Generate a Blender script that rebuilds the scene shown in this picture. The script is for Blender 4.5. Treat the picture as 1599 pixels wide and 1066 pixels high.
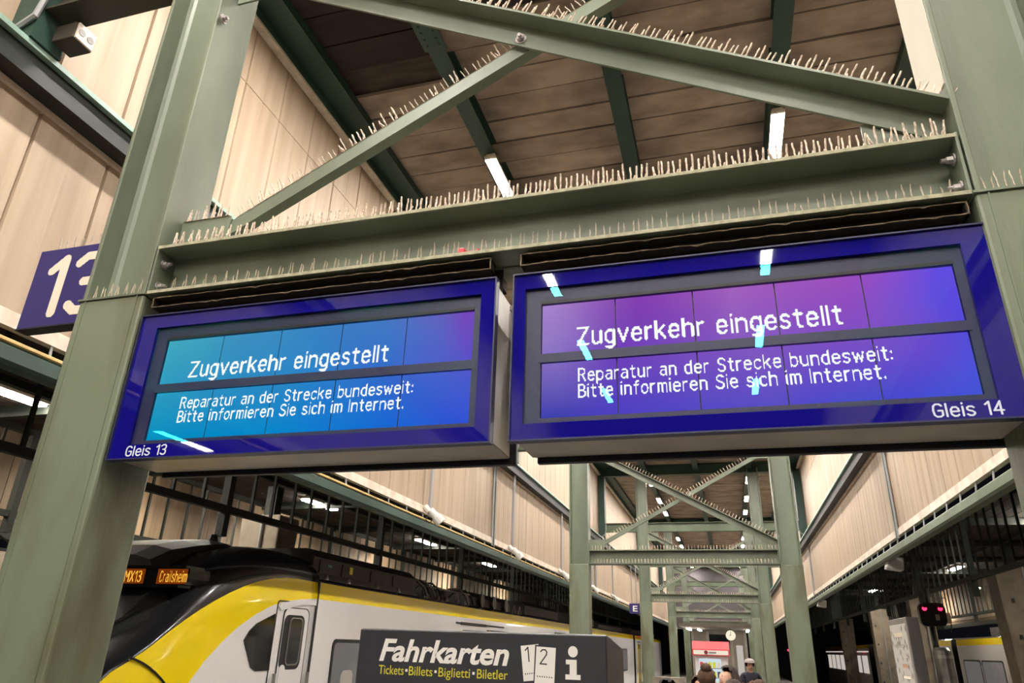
import bpy, bmesh, math, random
import numpy as np
from mathutils import Vector, Matrix
random.seed(7)
for _o in list(bpy.data.objects): bpy.data.objects.remove(_o)
SC = bpy.context.scene
COL = SC.collection

# ------------------------------------------------------------------ camera
CAM_Z = 1.85
F_PX, YAW, PITCH, ROLL = 1104.25, 0.292883, 0.404785, 0.032883
fw = Vector((-math.sin(YAW)*math.cos(PITCH), math.cos(YAW)*math.cos(PITCH), math.sin(PITCH)))
rt = Vector((math.cos(YAW), math.sin(YAW), 0))
up = rt.cross(fw)
r2 = rt*math.cos(ROLL)+up*math.sin(ROLL)
u2 = -rt*math.sin(ROLL)+up*math.cos(ROLL)
cd = bpy.data.cameras.new('camera'); cam = bpy.data.objects.new('camera', cd); COL.objects.link(cam)
cam.matrix_world = Matrix(((r2.x, u2.x, -fw.x, 0), (r2.y, u2.y, -fw.y, 0), (r2.z, u2.z, -fw.z, CAM_Z), (0, 0, 0, 1)))
cd.sensor_width = 36; cd.lens = F_PX/1599*36; cd.clip_start = 0.05; cd.clip_end = 400
SC.camera = cam

# ------------------------------------------------------------------ world / exposure
wd = bpy.data.worlds.new('night'); SC.world = wd; wd.use_nodes = True
wd.node_tree.nodes['Background'].inputs[0].default_value = (0.012, 0.013, 0.018, 1)
wd.node_tree.nodes['Background'].inputs[1].default_value = 0.3
SC.view_settings.view_transform = 'Standard'
SC.view_settings.look = 'None'
SC.view_settings.exposure = 0.0
SC.view_settings.gamma = 1.0
SC.view_settings.use_curve_mapping = False
LAMP = 400.0        # radiance of the tube lamps

# ------------------------------------------------------------------ materials
def lin(c):
    return tuple(((v/255)/12.92 if v/255 <= .04045 else ((v/255+.055)/1.055)**2.4) for v in c)
def mat(name, c, rough=.6, metal=0, c2=None, scale=3.0, amt=.5, stretch=None, rnd=0.0, bump=0.0, bscale=60, detail=6, coat=0, contrast=(.35, .7), spec=.5):
    m = bpy.data.materials.new(name); m.use_nodes = True
    nt = m.node_tree; b = nt.nodes['Principled BSDF']
    b.inputs['Roughness'].default_value = rough; b.inputs['Metallic'].default_value = metal
    b.inputs['Coat Weight'].default_value = coat; b.inputs['Specular IOR Level'].default_value = spec
    col = lin(c)+(1,)
    b.inputs['Base Color'].default_value = col
    geo = nt.nodes.new('ShaderNodeNewGeometry')
    out = None
    if c2 is not None:
        mp = nt.nodes.new('ShaderNodeMapping'); nt.links.new(geo.outputs['Position'], mp.inputs['Vector'])
        if stretch: mp.inputs['Scale'].default_value = stretch
        nz = nt.nodes.new('ShaderNodeTexNoise'); nz.inputs['Scale'].default_value = scale; nz.inputs['Detail'].default_value = detail
        nt.links.new(mp.outputs[0], nz.inputs['Vector'])
        rp = nt.nodes.new('ShaderNodeMapRange'); rp.inputs['From Min'].default_value = contrast[0]; rp.inputs['From Max'].default_value = contrast[1]
        rp.inputs['To Max'].default_value = amt
        nt.links.new(nz.outputs['Fac'], rp.inputs['Value'])
        mx = nt.nodes.new('ShaderNodeMix'); mx.data_type = 'RGBA'
        mx.inputs[6].default_value = col; mx.inputs[7].default_value = lin(c2)+(1,)
        nt.links.new(rp.outputs[0], mx.inputs[0]); out = mx.outputs[2]
    if rnd:
        oi = nt.nodes.new('ShaderNodeObjectInfo')
        mr = nt.nodes.new('ShaderNodeMapRange'); mr.inputs['To Min'].default_value = 1-rnd; mr.inputs['To Max'].default_value = 1+rnd
        nt.links.new(oi.outputs['Random'], mr.inputs['Value'])
        hs = nt.nodes.new('ShaderNodeHueSaturation'); nt.links.new(mr.outputs[0], hs.inputs['Value'])
        if out: nt.links.new(out, hs.inputs['Color'])
        else: hs.inputs['Color'].default_value = col
        out = hs.outputs[0]
    if out: nt.links.new(out, b.inputs['Base Color'])
    if bump:
        n2 = nt.nodes.new('ShaderNodeTexNoise'); n2.inputs['Scale'].default_value = bscale; n2.inputs['Detail'].default_value = 4
        if stretch:
            m2 = nt.nodes.new('ShaderNodeMapping'); m2.inputs['Scale'].default_value = stretch
            nt.links.new(geo.outputs['Position'], m2.inputs['Vector']); nt.links.new(m2.outputs[0], n2.inputs['Vector'])
        else: nt.links.new(geo.outputs['Position'], n2.inputs['Vector'])
        bp = nt.nodes.new('ShaderNodeBump'); bp.inputs['Strength'].default_value = bump; bp.inputs['Distance'].default_value = .01
        nt.links.new(n2.outputs['Fac'], bp.inputs['Height']); nt.links.new(bp.outputs[0], b.inputs['Normal'])
    return m
def emit(name, c, s=1.0, lincol=None):
    m = bpy.data.materials.new(name); m.use_nodes = True; nt = m.node_tree
    nt.nodes.remove(nt.nodes['Principled BSDF'])
    e = nt.nodes.new('ShaderNodeEmission'); e.inputs[0].default_value = (lincol or lin(c))+(1,); e.inputs[1].default_value = s
    nt.links.new(e.outputs[0], nt.nodes['Material Output'].inputs[0])
    return m
def pane(name, ior=1.5, tint=(1, 1, 1), rough=0.0, refl=(1, 1, 1)):
    m = bpy.data.materials.new(name); m.use_nodes = True; nt = m.node_tree
    nt.nodes.remove(nt.nodes['Principled BSDF'])
    t = nt.nodes.new('ShaderNodeBsdfTransparent'); t.inputs[0].default_value = tint+(1,)
    g = nt.nodes.new('ShaderNodeBsdfGlossy'); g.inputs['Roughness'].default_value = rough; g.inputs['Color'].default_value = refl+(1,)
    f = nt.nodes.new('ShaderNodeFresnel'); f.inputs[0].default_value = ior
    gm = nt.nodes.new('ShaderNodeNewGeometry'); inv = nt.nodes.new('ShaderNodeMath'); inv.operation = 'SUBTRACT'; inv.inputs[0].default_value = 1
    ml = nt.nodes.new('ShaderNodeMath'); ml.operation = 'MULTIPLY'
    nt.links.new(gm.outputs['Backfacing'], inv.inputs[1]); nt.links.new(inv.outputs[0], ml.inputs[0]); nt.links.new(f.outputs[0], ml.inputs[1])
    x = nt.nodes.new('ShaderNodeMixShader')
    nt.links.new(ml.outputs[0], x.inputs[0]); nt.links.new(t.outputs[0], x.inputs[1]); nt.links.new(g.outputs[0], x.inputs[2])
    nt.links.new(x.outputs[0], nt.nodes['Material Output'].inputs[0])
    return m

M = {}
M['green'] = mat('sage_paint', (120, 130, 112), .42, c2=(88, 95, 77), scale=2.2, amt=.75, stretch=(1, 1, .35), bump=.12, bscale=45)
M['green_low'] = mat('sage_paint_worn', (116, 126, 105), .45, c2=(92, 93, 70), scale=2.6, amt=.9, stretch=(1.2, 1.2, .3), bump=.15, bscale=40, contrast=(.45, .62))
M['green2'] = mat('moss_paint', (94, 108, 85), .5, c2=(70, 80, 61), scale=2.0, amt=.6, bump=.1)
M['darkgreen'] = mat('bottle_green_paint', (36, 66, 55), .5, c2=(28, 46, 40), scale=1.6, amt=.7, bump=.1)
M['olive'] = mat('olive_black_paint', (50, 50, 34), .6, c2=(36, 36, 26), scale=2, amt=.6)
M['flange_lit'] = mat('lit_flange_green', (150, 180, 165), .5, c2=(96, 124, 112), scale=5, amt=.6)
M['beige'] = mat('cream_cladding', (170, 150, 129), .6, c2=(140, 117, 96), scale=1.4, amt=.6, stretch=(3.5, 5.5, .22), rnd=.035, bump=.25, bscale=9, detail=8)
M['beigeback'] = mat('joint_backing_board', (120, 100, 80), .9)  # plain dark board seen through the open panel joints
M['trimwhite'] = mat('white_trim', (226, 214, 200), .5, c2=(170, 150, 130), scale=6, amt=.6)
M['plank'] = mat('grey_brown_plank', (168, 152, 139), .85, c2=(114, 100, 90), scale=2.6, amt=.9, stretch=(.7, 1.3, 1), rnd=.12, bump=.35, bscale=18)
M['soot'] = mat('sooty_plank', (44, 36, 36), .9, c2=(26, 21, 22), scale=3.2, amt=.8, stretch=(.7, 3, 1), rnd=.12, bump=.3, bscale=18)
M['darkplank'] = mat('dark_roof_board', (70, 58, 50), .9, c2=(44, 36, 32), scale=3, amt=.8, stretch=(1, 4, 1))
M['darksteel'] = mat('dark_green_black_steel', (32, 40, 34), .6, c2=(19, 23, 20), scale=4, amt=.6)
M['blackgreen'] = mat('black_green_paint', (20, 30, 25), .6, c2=(14, 20, 17), scale=3, amt=.6)
M['dust_backlit'] = mat('dusty_backlit_wire', (232, 216, 200), .95, c2=(150, 130, 112), scale=70, amt=.9)  # dust tone, lightened further so the spikes read as backlit and haloed
M['wire'] = mat('bare_spike_wire', (158, 148, 130), .6, .1, c2=(204, 188, 168), scale=60, amt=.8)
M['fringe'] = mat('grimy_dust', (150, 130, 108), .95, c2=(74, 62, 50), scale=40, amt=.95)
M['lip'] = mat('dusty_flange_edge', (176, 172, 146), .8, c2=(132, 130, 104), scale=30, amt=.8)
M['bolt'] = mat('zinc_bolt', (196, 190, 188), .35, .5, c2=(90, 80, 78), scale=50, amt=.6)
M['navy'] = mat('navy_glass_print', (20, 16, 122), .02, spec=.45)
M['navysign'] = mat('navy_sign', (40, 34, 106), .45)
M['bezel'] = mat('slate_bezel', (36, 39, 78), .45)
M['rubber'] = mat('black_gasket', (14, 14, 26), .5)
M['housing'] = mat('warm_grey_aluminium', (172, 163, 152), .42, .1, c2=(140, 131, 120), scale=5, amt=.6)
M['cavity'] = mat('dark_brown_rail', (52, 44, 34), .8, c2=(28, 24, 18), scale=8, amt=.7)
M['white'] = mat('white_print', (242, 238, 232), .5)
M['cream'] = mat('cream_print', (238, 224, 204), .5)
M['black'] = mat('black_plastic', (16, 16, 18), .5)
M['anth'] = mat('anthracite_sheet', (46, 47, 54), .5, c2=(40, 40, 46), scale=6, amt=.5)
M['brownside'] = mat('dark_brown_grey_sheet', (66, 58, 52), .5)
M['yellowprint'] = mat('yellow_print', (214, 206, 60), .5)
M['trainwhite'] = mat('train_white', (240, 237, 238), .22, coat=.3)
M['trainyellow'] = mat('train_yellow', (255, 224, 0), .2, coat=.4)
M['trainblack'] = mat('train_black', (36, 37, 40), .22, coat=.3)
M['roofbox'] = mat('roof_equipment_black', (48, 44, 44), .55, c2=(34, 30, 30), scale=6, amt=.6)
M['roofgrey'] = mat('roof_equipment_grey', (110, 106, 104), .4, .3)
M['darkglass'] = mat('dark_window_glass', (22, 24, 26), .06, spec=.8)
M['greyglass'] = mat('windscreen_glass', (52, 54, 54), .08, spec=.7)
M['seal'] = mat('window_seal', (30, 31, 33), .5)
M['seat'] = mat('pale_seat', (190, 186, 178), .7)
M['steel'] = mat('brushed_steel', (178, 174, 170), .3, .7)
M['speaker'] = mat('light_grey_speaker', (206, 204, 198), .5)
M['conduit'] = mat('galvanised_conduit', (150, 150, 152), .45, .1)
M['concrete'] = mat('concrete', (150, 138, 124), .85, c2=(112, 102, 92), scale=3, amt=.7, bump=.2)
M['floor'] = mat('platform_paving', (100, 95, 90), .7, c2=(80, 76, 72), scale=1.2, amt=.7)
M['ballast'] = mat('ballast', (86, 78, 58), .95, c2=(50, 52, 34), scale=14, amt=.9, bump=.6, bscale=30)
M['red'] = mat('red_sheet', (224, 64, 72), .4)
M['pale_coat'] = mat('pale_cream_coat', (208, 202, 187), .6, c2=(196, 192, 170), scale=4, amt=.6, stretch=(1, 1, .3))
M['redclip'] = mat('red_clip', (196, 28, 34), .4)
M['darkred'] = mat('dark_red_print', (110, 26, 34), .5)
M['greyprint'] = mat('grey_print', (130, 126, 126), .5)
M['greywall'] = mat('grey_kiosk_panel', (150, 140, 130), .6, c2=(120, 112, 106), scale=2, amt=.6)
M['tube'] = emit('tube_light', (255, 248, 238), LAMP)
M['tube_low'] = emit('low_tube_light', (255, 246, 228), 120)
M['tube_dim'] = emit('strip_light', (255, 246, 232), 22)
M['tube_side'] = emit('fascia_tube_light', (255, 240, 214), 260)
M['textlit'] = emit('lit_text', (246, 252, 246), 1.05)
M['backlit'] = emit('backlit_white_text', (240, 238, 240), .9)
M['amber'] = emit('amber_led', (255, 186, 66), 1.2)
M['amberback'] = emit('amber_glow_panel', (128, 56, 10), .8)
M['redlight'] = emit('red_signal', (255, 40, 80), 4)
M['poster'] = emit('lit_poster', (236, 220, 198), .62)
_m = M['poster']; _nt = _m.node_tree; _e = [n for n in _nt.nodes if n.type == 'EMISSION'][0]
_g = _nt.nodes.new('ShaderNodeNewGeometry'); _v = _nt.nodes.new('ShaderNodeTexVoronoi'); _v.inputs['Scale'].default_value = 5; _nt.links.new(_g.outputs['Position'], _v.inputs['Vector'])
_r = _nt.nodes.new('ShaderNodeValToRGB'); _nt.links.new(_v.outputs['Distance'], _r.inputs[0])
_r.color_ramp.elements[0].color = lin((150, 140, 132))+(1,); _r.color_ramp.elements[0].position = .12; _r.color_ramp.elements[1].color = lin((240, 224, 202))+(1,); _r.color_ramp.elements[1].position = .42
_nt.links.new(_r.outputs[0], _e.inputs[0])
M['vend'] = emit('vending_light', (214, 232, 240), .9)
M['vendy'] = emit('vending_yellow_goods', (232, 226, 70), .8)
M['interior'] = emit('lit_interior', (216, 206, 196), .75)
M['clockface'] = emit('clock_face', (250, 240, 214), 1.0)
M['glass'] = pane('coated_display_glass', 1.45, refl=(.02, .62, .66))
M['clear'] = pane('clear_window', 1.35, (.9, .92, .92))
for k, c in dict(skin=(196, 148, 124), skin2=(206, 162, 140), hair=(66, 46, 34), hair2=(44, 32, 28), hair3=(30, 26, 26), navyshirt=(28, 30, 46), cap=(178, 170, 164), tee=(120, 60, 60), tee2=(70, 80, 96), trousers=(38, 40, 50), pale=(206, 198, 190), phone=(24, 24, 28)).items():
    M[k] = mat('hair_'+k, c, .85, c2=tuple(min(255, int(v*1.35)) for v in c), scale=60, amt=.8, stretch=(1, 1, .25), bump=.5, bscale=120) if k.startswith('hair') else mat('cloth_'+k if 'skin' not in k else k, c, .7, c2=tuple(int(v*.75) for v in c), scale=30, amt=.5)
def lcd(name, x0, x1, z0, z1, top, bot):
    m = bpy.data.materials.new(name); m.use_nodes = True; nt = m.node_tree
    nt.nodes.remove(nt.nodes['Principled BSDF'])
    g = nt.nodes.new('ShaderNodeNewGeometry'); s = nt.nodes.new('ShaderNodeSeparateXYZ'); nt.links.new(g.outputs['Position'], s.inputs[0])
    def mr(sock, a, b):
        r = nt.nodes.new('ShaderNodeMapRange'); r.inputs['From Min'].default_value = a; r.inputs['From Max'].default_value = b
        nt.links.new(sock, r.inputs['Value']); return r.outputs[0]
    nz = nt.nodes.new('ShaderNodeTexNoise'); nz.inputs['Scale'].default_value = 2.2; nz.inputs['Detail'].default_value = 1
    nt.links.new(g.outputs['Position'], nz.inputs['Vector'])
    fx = mr(s.outputs['X'], x0, x1); fz = mr(s.outputs['Z'], z0, z1)
    ad = nt.nodes.new('ShaderNodeMath'); ad.operation = 'MULTIPLY_ADD'; ad.inputs[1].default_value = .3
    sb = nt.nodes.new('ShaderNodeMath'); sb.operation = 'SUBTRACT'; sb.inputs[1].default_value = .5
    nt.links.new(nz.outputs['Fac'], sb.inputs[0]); nt.links.new(sb.outputs[0], ad.inputs[0]); nt.links.new(fx, ad.inputs[2])
    def ramp(cs):
        r = nt.nodes.new('ShaderNodeValToRGB'); e = r.color_ramp.elements
        while len(e) < len(cs): e.new(.5)
        for i, c in enumerate(cs): e[i].position = i/(len(cs)-1); e[i].color = lin(c)+(1,)
        nt.links.new(ad.outputs[0], r.inputs[0]); return r.outputs[0]
    mx = nt.nodes.new('ShaderNodeMix'); mx.data_type = 'RGBA'
    nt.links.new(fz, mx.inputs[0]); nt.links.new(ramp(bot), mx.inputs[6]); nt.links.new(ramp(top), mx.inputs[7])
    e = nt.nodes.new('ShaderNodeEmission'); nt.links.new(mx.outputs[2], e.inputs[0]); e.inputs[1].default_value = .9
    nt.links.new(e.outputs[0], nt.nodes['Material Output'].inputs[0])
    return m
M['lcdL'] = lcd('lcd_cyan_to_violet', -2.48, -.93, 2.645, 3.138, [(70, 176, 200), (66, 150, 200), (62, 138, 206), (72, 124, 206), (124, 78, 196)], [(0, 152, 204), (0, 144, 208), (8, 132, 216), (24, 104, 222), (50, 84, 224)])
M['lcdR'] = lcd('lcd_violet_to_blue', -.64, .856, 2.648, 3.13, [(184, 150, 222), (140, 66, 186), (172, 104, 200), (166, 84, 200), (104, 76, 236)], [(62, 66, 184), (82, 70, 206), (94, 84, 208), (74, 76, 216), (72, 84, 224)])

# ------------------------------------------------------------------ mesh helpers
class MB:
    def __init__(s): s.v = []; s.f = []; s.m = []
    def quad(s, pts, mi=0):
        n = len(s.v); s.v += [tuple(p) for p in pts]; s.f.append(tuple(range(n, n+len(pts)))); s.m.append(mi); return s
    def box(s, x0, x1, y0, y1, z0, z1, mi=0):
        n = len(s.v)
        s.v += [(x0, y0, z0), (x1, y0, z0), (x1, y1, z0), (x0, y1, z0), (x0, y0, z1), (x1, y0, z1), (x1, y1, z1), (x0, y1, z1)]
        for f in ((0, 3, 2, 1), (4, 5, 6, 7), (0, 1, 5, 4), (1, 2, 6, 5), (2, 3, 7, 6), (3, 0, 4, 7)):
            s.f.append(tuple(n+i for i in f)); s.m.append(mi)
        return s
    def ext(s, poly, a, b, fn, mi=0):
        """extrude 2-D polygon from a to b; fn(u,v,t)->xyz"""
        n = len(s.v); k = len(poly)
        s.v += [fn(u, v, a) for u, v in poly]+[fn(u, v, b) for u, v in poly]
        s.f.append(tuple(range(n+k-1, n-1, -1))); s.m.append(mi)
        s.f.append(tuple(range(n+k, n+2*k))); s.m.append(mi)
        for i in range(k):
            j = (i+1) % k; s.f.append((n+i, n+j, n+k+j, n+k+i)); s.m.append(mi)
        return s
    def tube(s, pts, r, n=6, mi=0, cap=True):
        pts = [Vector(p) for p in pts]; rs = r if isinstance(r, (list, tuple)) else [r]*len(pts)
        base = len(s.v); prev = None
        for i, p in enumerate(pts):
            d = (pts[min(i+1, len(pts)-1)]-pts[max(i-1, 0)]).normalized()
            a = prev if prev is not None else (Vector((0, 0, 1)) if abs(d.z) < .9 else Vector((1, 0, 0)))
            a = (a-d*a.dot(d)).normalized(); prev = a; b = d.cross(a)
            for k in range(n):
                t = 2*math.pi*k/n; s.v.append(tuple(p+(a*math.cos(t)+b*math.sin(t))*rs[i]))
        for i in range(len(pts)-1):
            for k in range(n):
                k2 = (k+1) % n
                s.f.append((base+i*n+k, base+i*n+k2, base+(i+1)*n+k2, base+(i+1)*n+k)); s.m.append(mi)
        if cap:
            s.f.append(tuple(base+k for k in range(n-1, -1, -1))); s.m.append(mi)
            e = base+(len(pts)-1)*n; s.f.append(tuple(e+k for k in range(n))); s.m.append(mi)
        return s
    def mesh(s, name, mats):
        me = bpy.data.meshes.new(name); me.from_pydata(s.v, [], s.f)
        if not isinstance(mats, (list, tuple)): mats = [mats]
        for m in mats: me.materials.append(M[m] if isinstance(m, str) else m)
        me.polygons.foreach_set('material_index', s.m)
        bm = bmesh.new(); bm.from_mesh(me); bmesh.ops.recalc_face_normals(bm, faces=bm.faces); bm.to_mesh(me); bm.free()
        me.update(); return me
    def build(s, name, mats, parent=None, bevel=0, smooth=False):
        o = link(name, s.mesh(name, mats), parent)
        if bevel:
            md = o.modifiers.new('edge', 'BEVEL'); md.width = bevel; md.segments = 2; md.limit_method = 'ANGLE'; md.angle_limit = .6
        if smooth:
            for p in o.data.polygons: p.use_smooth = True
        return o
def link(name, me, parent=None, loc=None):
    """mesh in world coordinates when loc is None; parent keeps its own place"""
    o = bpy.data.objects.new(name, me); COL.objects.link(o)
    if loc is not None: o.location = loc
    if parent is not None:
        o.parent = parent
        base = parent.location if (parent.type == 'EMPTY' and parent.parent is None) else Vector((0, 0, 0))
        o.matrix_parent_inverse = Matrix.Translation(-base)
    return o
def thing(name, label, cat, loc, group=None):
    o = bpy.data.objects.new(name, None); COL.objects.link(o); o.location = loc; o.empty_display_size = .1
    return tag(o, label, cat, group)
def tag(o, label, cat, group=None):
    o['label'] = label; o['category'] = cat
    if group: o['group'] = group
    return o
def struct(o, label=None):
    o['kind'] = 'structure'
    if label: o['label'] = label
    return o
def stuff(o): o['kind'] = 'stuff'; return o
def B(name, m, parent, x0, x1, y0, y1, z0, z1, bevel=0):
    return MB().box(x0, x1, y0, y1, z0, z1).build(name, m, parent, bevel)
def textmesh(body, size, m, name, parent, origin, ux=Vector((1, 0, 0)), uz=Vector((0, 0, 1)), width=None, shear=0, bold=0, cap=None, depth=.0):
    """flat lettering laid on a surface: origin = left end of the base line"""
    cu = bpy.data.curves.new('t', 'FONT'); cu.body = body; cu.size = 1; cu.shear = shear; cu.offset = bold; cu.fill_mode = 'FRONT'; cu.resolution_u = 4
    ob = bpy.data.objects.new('t', cu); COL.objects.link(ob)
    dg = bpy.context.evaluated_depsgraph_get(); me = bpy.data.meshes.new_from_object(ob.evaluated_get(dg))
    bpy.data.objects.remove(ob)
    xs = [v.co.x for v in me.vertices]; ys = [v.co.y for v in me.vertices]
    sy = cap/.729 if cap else size
    sx = width/(max(xs)-min(xs)) if width else sy
    x0 = min(xs)
    n = ux.cross(uz).normalized()
    for v in me.vertices:
        a, b = (v.co.x-x0)*sx, v.co.y*sy
        v.co = Vector(origin)+ux*a+uz*b
    me.materials.clear(); me.materials.append(M[m] if isinstance(m, str) else m)
    return link(name, me, parent)

# ------------------------------------------------------------------ dot-matrix lettering
_bowlL = [(3.4, 4), (2.4, 5), (1.2, 5), (.2, 4), (0, 2.5), (.2, 1), (1.2, 0), (2.4, 0), (3.4, 1)]
_bowlR = [(3.4-x, y) for x, y in _bowlL]
_s = [(3, 4.3), (2.2, 5), (1, 5), (.2, 4.3), (.2, 3.4), (.9, 2.8), (2.3, 2.3), (3, 1.6), (3, .8), (2.2, 0), (.9, 0), (0, .7)]
GL = {
 'Z': (4, [[(0, 7), (4, 7), (0, 0), (4, 0)]]), 'u': (3.4, [[(0, 5), (0, 1.2), (.8, .1), (2, 0), (3.4, 1)], [(3.4, 5), (3.4, 0)]]),
 'g': (3.4, [[(3.4, 5), (3.4, -1), (2.6, -2), (1, -2), (.3, -1.7)], _bowlL]), 'v': (3.5, [[(0, 5), (1.75, 0), (3.5, 5)]]),
 'e': (3.4, [[(0, 2.6), (3.4, 2.6), (3.3, 4), (2.4, 5), (1.1, 5), (.2, 4), (0, 2.5), (.2, 1), (1.2, 0), (2.4, 0), (3.2, .6)]]),
 'r': (2.1, [[(0, 5), (0, 0)], [(0, 3.6), (.9, 4.8), (2.1, 5)]]), 'k': (3.3, [[(0, 7), (0, 0)], [(3.1, 5), (0, 2.2)], [(1.1, 3.2), (3.3, 0)]]),
 'h': (3.4, [[(0, 7), (0, 0)], [(0, 3.8), (1, 4.8), (2, 5), (3, 4.6), (3.4, 3.6), (3.4, 0)]]), 'i': (0, [[(0, 5), (0, 0)], [(0, 6.7), (0, 7)]]),
 'n': (3.4, [[(0, 5), (0, 0)], [(0, 3.8), (1, 4.8), (2, 5), (3, 4.6), (3.4, 3.6), (3.4, 0)]]), 's': (3, [_s]),
 't': (2.5, [[(1, 6.6), (1, 1), (1.6, 0), (2.5, 0)], [(0, 5), (2.5, 5)]]), 'l': (0, [[(0, 7), (0, 0)]]),
 'R': (3.8, [[(0, 0), (0, 7), (2.4, 7), (3.6, 6.2), (3.6, 4.4), (2.4, 3.5), (0, 3.5)], [(2, 3.5), (3.8, 0)]]),
 'p': (3.4, [[(0, 5), (0, -2)], _bowlR]), 'a': (3.2, [[(.4, 4.5), (1.2, 5), (2.4, 5), (3.2, 4.2), (3.2, 0)], [(3.2, 3), (1.2, 3), (.2, 2.3), (0, 1.3), (.4, .3), (1.3, 0), (2.3, .2), (3.2, 1)]]),
 'd': (3.4, [[(3.4, 7), (3.4, 0)], _bowlL]), 'b': (3.4, [[(0, 7), (0, 0)], _bowlR]), 'S': (3.8, [[(x*1.26, y*1.4) for x, y in _s]]),
 'c': (3.1, [[(3.1, 4.3), (2.3, 5), (1.2, 5), (.2, 4), (0, 2.5), (.2, 1), (1.2, 0), (2.3, 0), (3.1, .7)]]), 'w': (5, [[(0, 5), (1.2, 0), (2.5, 4.4), (3.8, 0), (5, 5)]]),
 ':': (0, [[(0, .2), (0, .6)], [(0, 3.8), (0, 4.2)]]), '.': (0, [[(0, .1), (0, .4)]]),
 'B': (3.7, [[(0, 0), (0, 7), (2.3, 7), (3.4, 6.3), (3.4, 4.5), (2.4, 3.7), (0, 3.7)], [(2.4, 3.7), (3.7, 2.8), (3.7, .9), (2.5, 0), (0, 0)]]),
 'f': (2.3, [[(2.4, 7), (1.5, 6.8), (1, 6), (1, 0)], [(0, 5), (2.3, 5)]]), 'o': (3.4, [[(1.2, 0), (.2, 1), (0, 2.5), (.2, 4), (1.2, 5), (2.2, 5), (3.2, 4), (3.4, 2.5), (3.2, 1), (2.2, 0), (1.2, 0)]]),
 'm': (4.8, [[(0, 5), (0, 0)], [(0, 4), (.8, 5), (1.8, 5), (2.4, 4.2), (2.4, 0)], [(2.4, 4.2), (3.3, 5), (4.2, 5), (4.8, 4.2), (4.8, 0)]]), 'I': (0, [[(0, 7), (0, 0)]]),
 'M': (4.4, [[(0, 0), (0, 7), (2.2, 3), (4.4, 7), (4.4, 0)]]), 'X': (3.8, [[(0, 7), (3.8, 0)], [(3.8, 7), (0, 0)]]), '1': (1.6, [[(0, 5.6), (1.6, 7), (1.6, 0)]]),
 '3': (3.4, [[(0, 6.2), (1, 7), (2.6, 7), (3.3, 6), (3.2, 4.4), (2.2, 3.7), (1.3, 3.7)], [(2.2, 3.7), (3.4, 2.6), (3.3, 1), (2.4, 0), (1, 0), (0, .8)]]),
 'G': (4, [[(3.8, 6), (2.8, 7), (1.3, 7), (.3, 6), (0, 3.5), (.3, 1), (1.3, 0), (2.8, 0), (3.9, .8), (3.9, 3.3), (2.2, 3.3)]]), '4': (3.8, [[(2.9, 0), (2.9, 7), (0, 2), (3.9, 2)]]), '2': (3.4, [[(0, 6), (.9, 7), (2.5, 7), (3.3, 6), (3.2, 4.6), (0, 0), (3.5, 0)]]),
 'C': (3.6, [[(3.6, 6), (2.6, 7), (1.2, 7), (.2, 6), (0, 3.5), (.2, 1), (1.2, 0), (2.6, 0), (3.6, 1)]]), ' ': (1.5, []),
}
def dotmatrix(body, x0, x1, zb, cap, y, name, parent, m, px=14, th=1.05, gap=1.75, yf=None):
    segs = []; x = 0
    for ch in body:
        w, pl = GL[ch]
        for p in pl:
            for a, b in zip(p[:-1], p[1:]): segs.append((a[0]+x, a[1], b[0]+x, b[1]))
        x += w+gap
    L = x-gap
    S = np.array(segs); k = px/7.0
    nx = int(round((L+2)*k)); ny = int(round(10.5*k)); sx = (x1-x0)/L
    mb = MB()
    for j in range(ny):
        yy = (j+.5)/k-2.7
        xx = (np.arange(nx)+.5)/k-1
        dx, dy = S[:, 2]-S[:, 0], S[:, 3]-S[:, 1]
        t = ((xx[:, None]-S[None, :, 0])*dx+(yy-S[None, :, 1])*dy)/np.maximum(dx*dx+dy*dy, 1e-9)
        t = np.clip(t, 0, 1)
        d = np.hypot(xx[:, None]-(S[None, :, 0]+t*dx), yy-(S[None, :, 1]+t*dy)).min(1)
        on = d < th/2
        i = 0
        while i < nx:
            if on[i]:
                e = i
                while e < nx and on[e]: e += 1
                a, b = x0+(i/k-1)*sx, x0+(e/k-1)*sx
                z0, z1 = zb+(j/k-2.7)*cap/7, zb+((j+1)/k-2.7)*cap/7
                mb.quad([(a, y, z0), (b, y, z0), (b, y, z1), (a, y, z1)]); i = e
            else: i += 1
    return mb.build(name, m, parent)

# ================================================================== STRUCTURE
XC = -.85
XL, XR = -4.52, 2.82
FR = [2.5, 14.7, 26.9, 39.1, 51.3]

# floor, track beds
struct(MB().box(-5.55, 3.85, -16, 90, -.9, 0).build('floor', 'floor'))
tb = MB(); tb.box(-13, -5.55, -16, 90, -1.0, -.85); tb.box(3.85, 11.4, -16, 90, -1.0, -.85)
struct(tb.build('trim_1', 'ballast'), 'ballast track beds beside the platform')
nb = MB(); nb.box(-22, -13.0, -16, 90, -.9, 0); nb.box(11.4, 21, -16, 90, -.9, 0)
struct(nb.build('trim_2', 'floor'), 'neighbouring platforms')
for xr in (-7.9, -6.4, 4.65, 6.1, 9.05, 10.5):
    struct(MB().box(xr-.04, xr+.04, -16, 90, -.85, -.7).build('trim_3', 'roofgrey'), 'steel rail')

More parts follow.
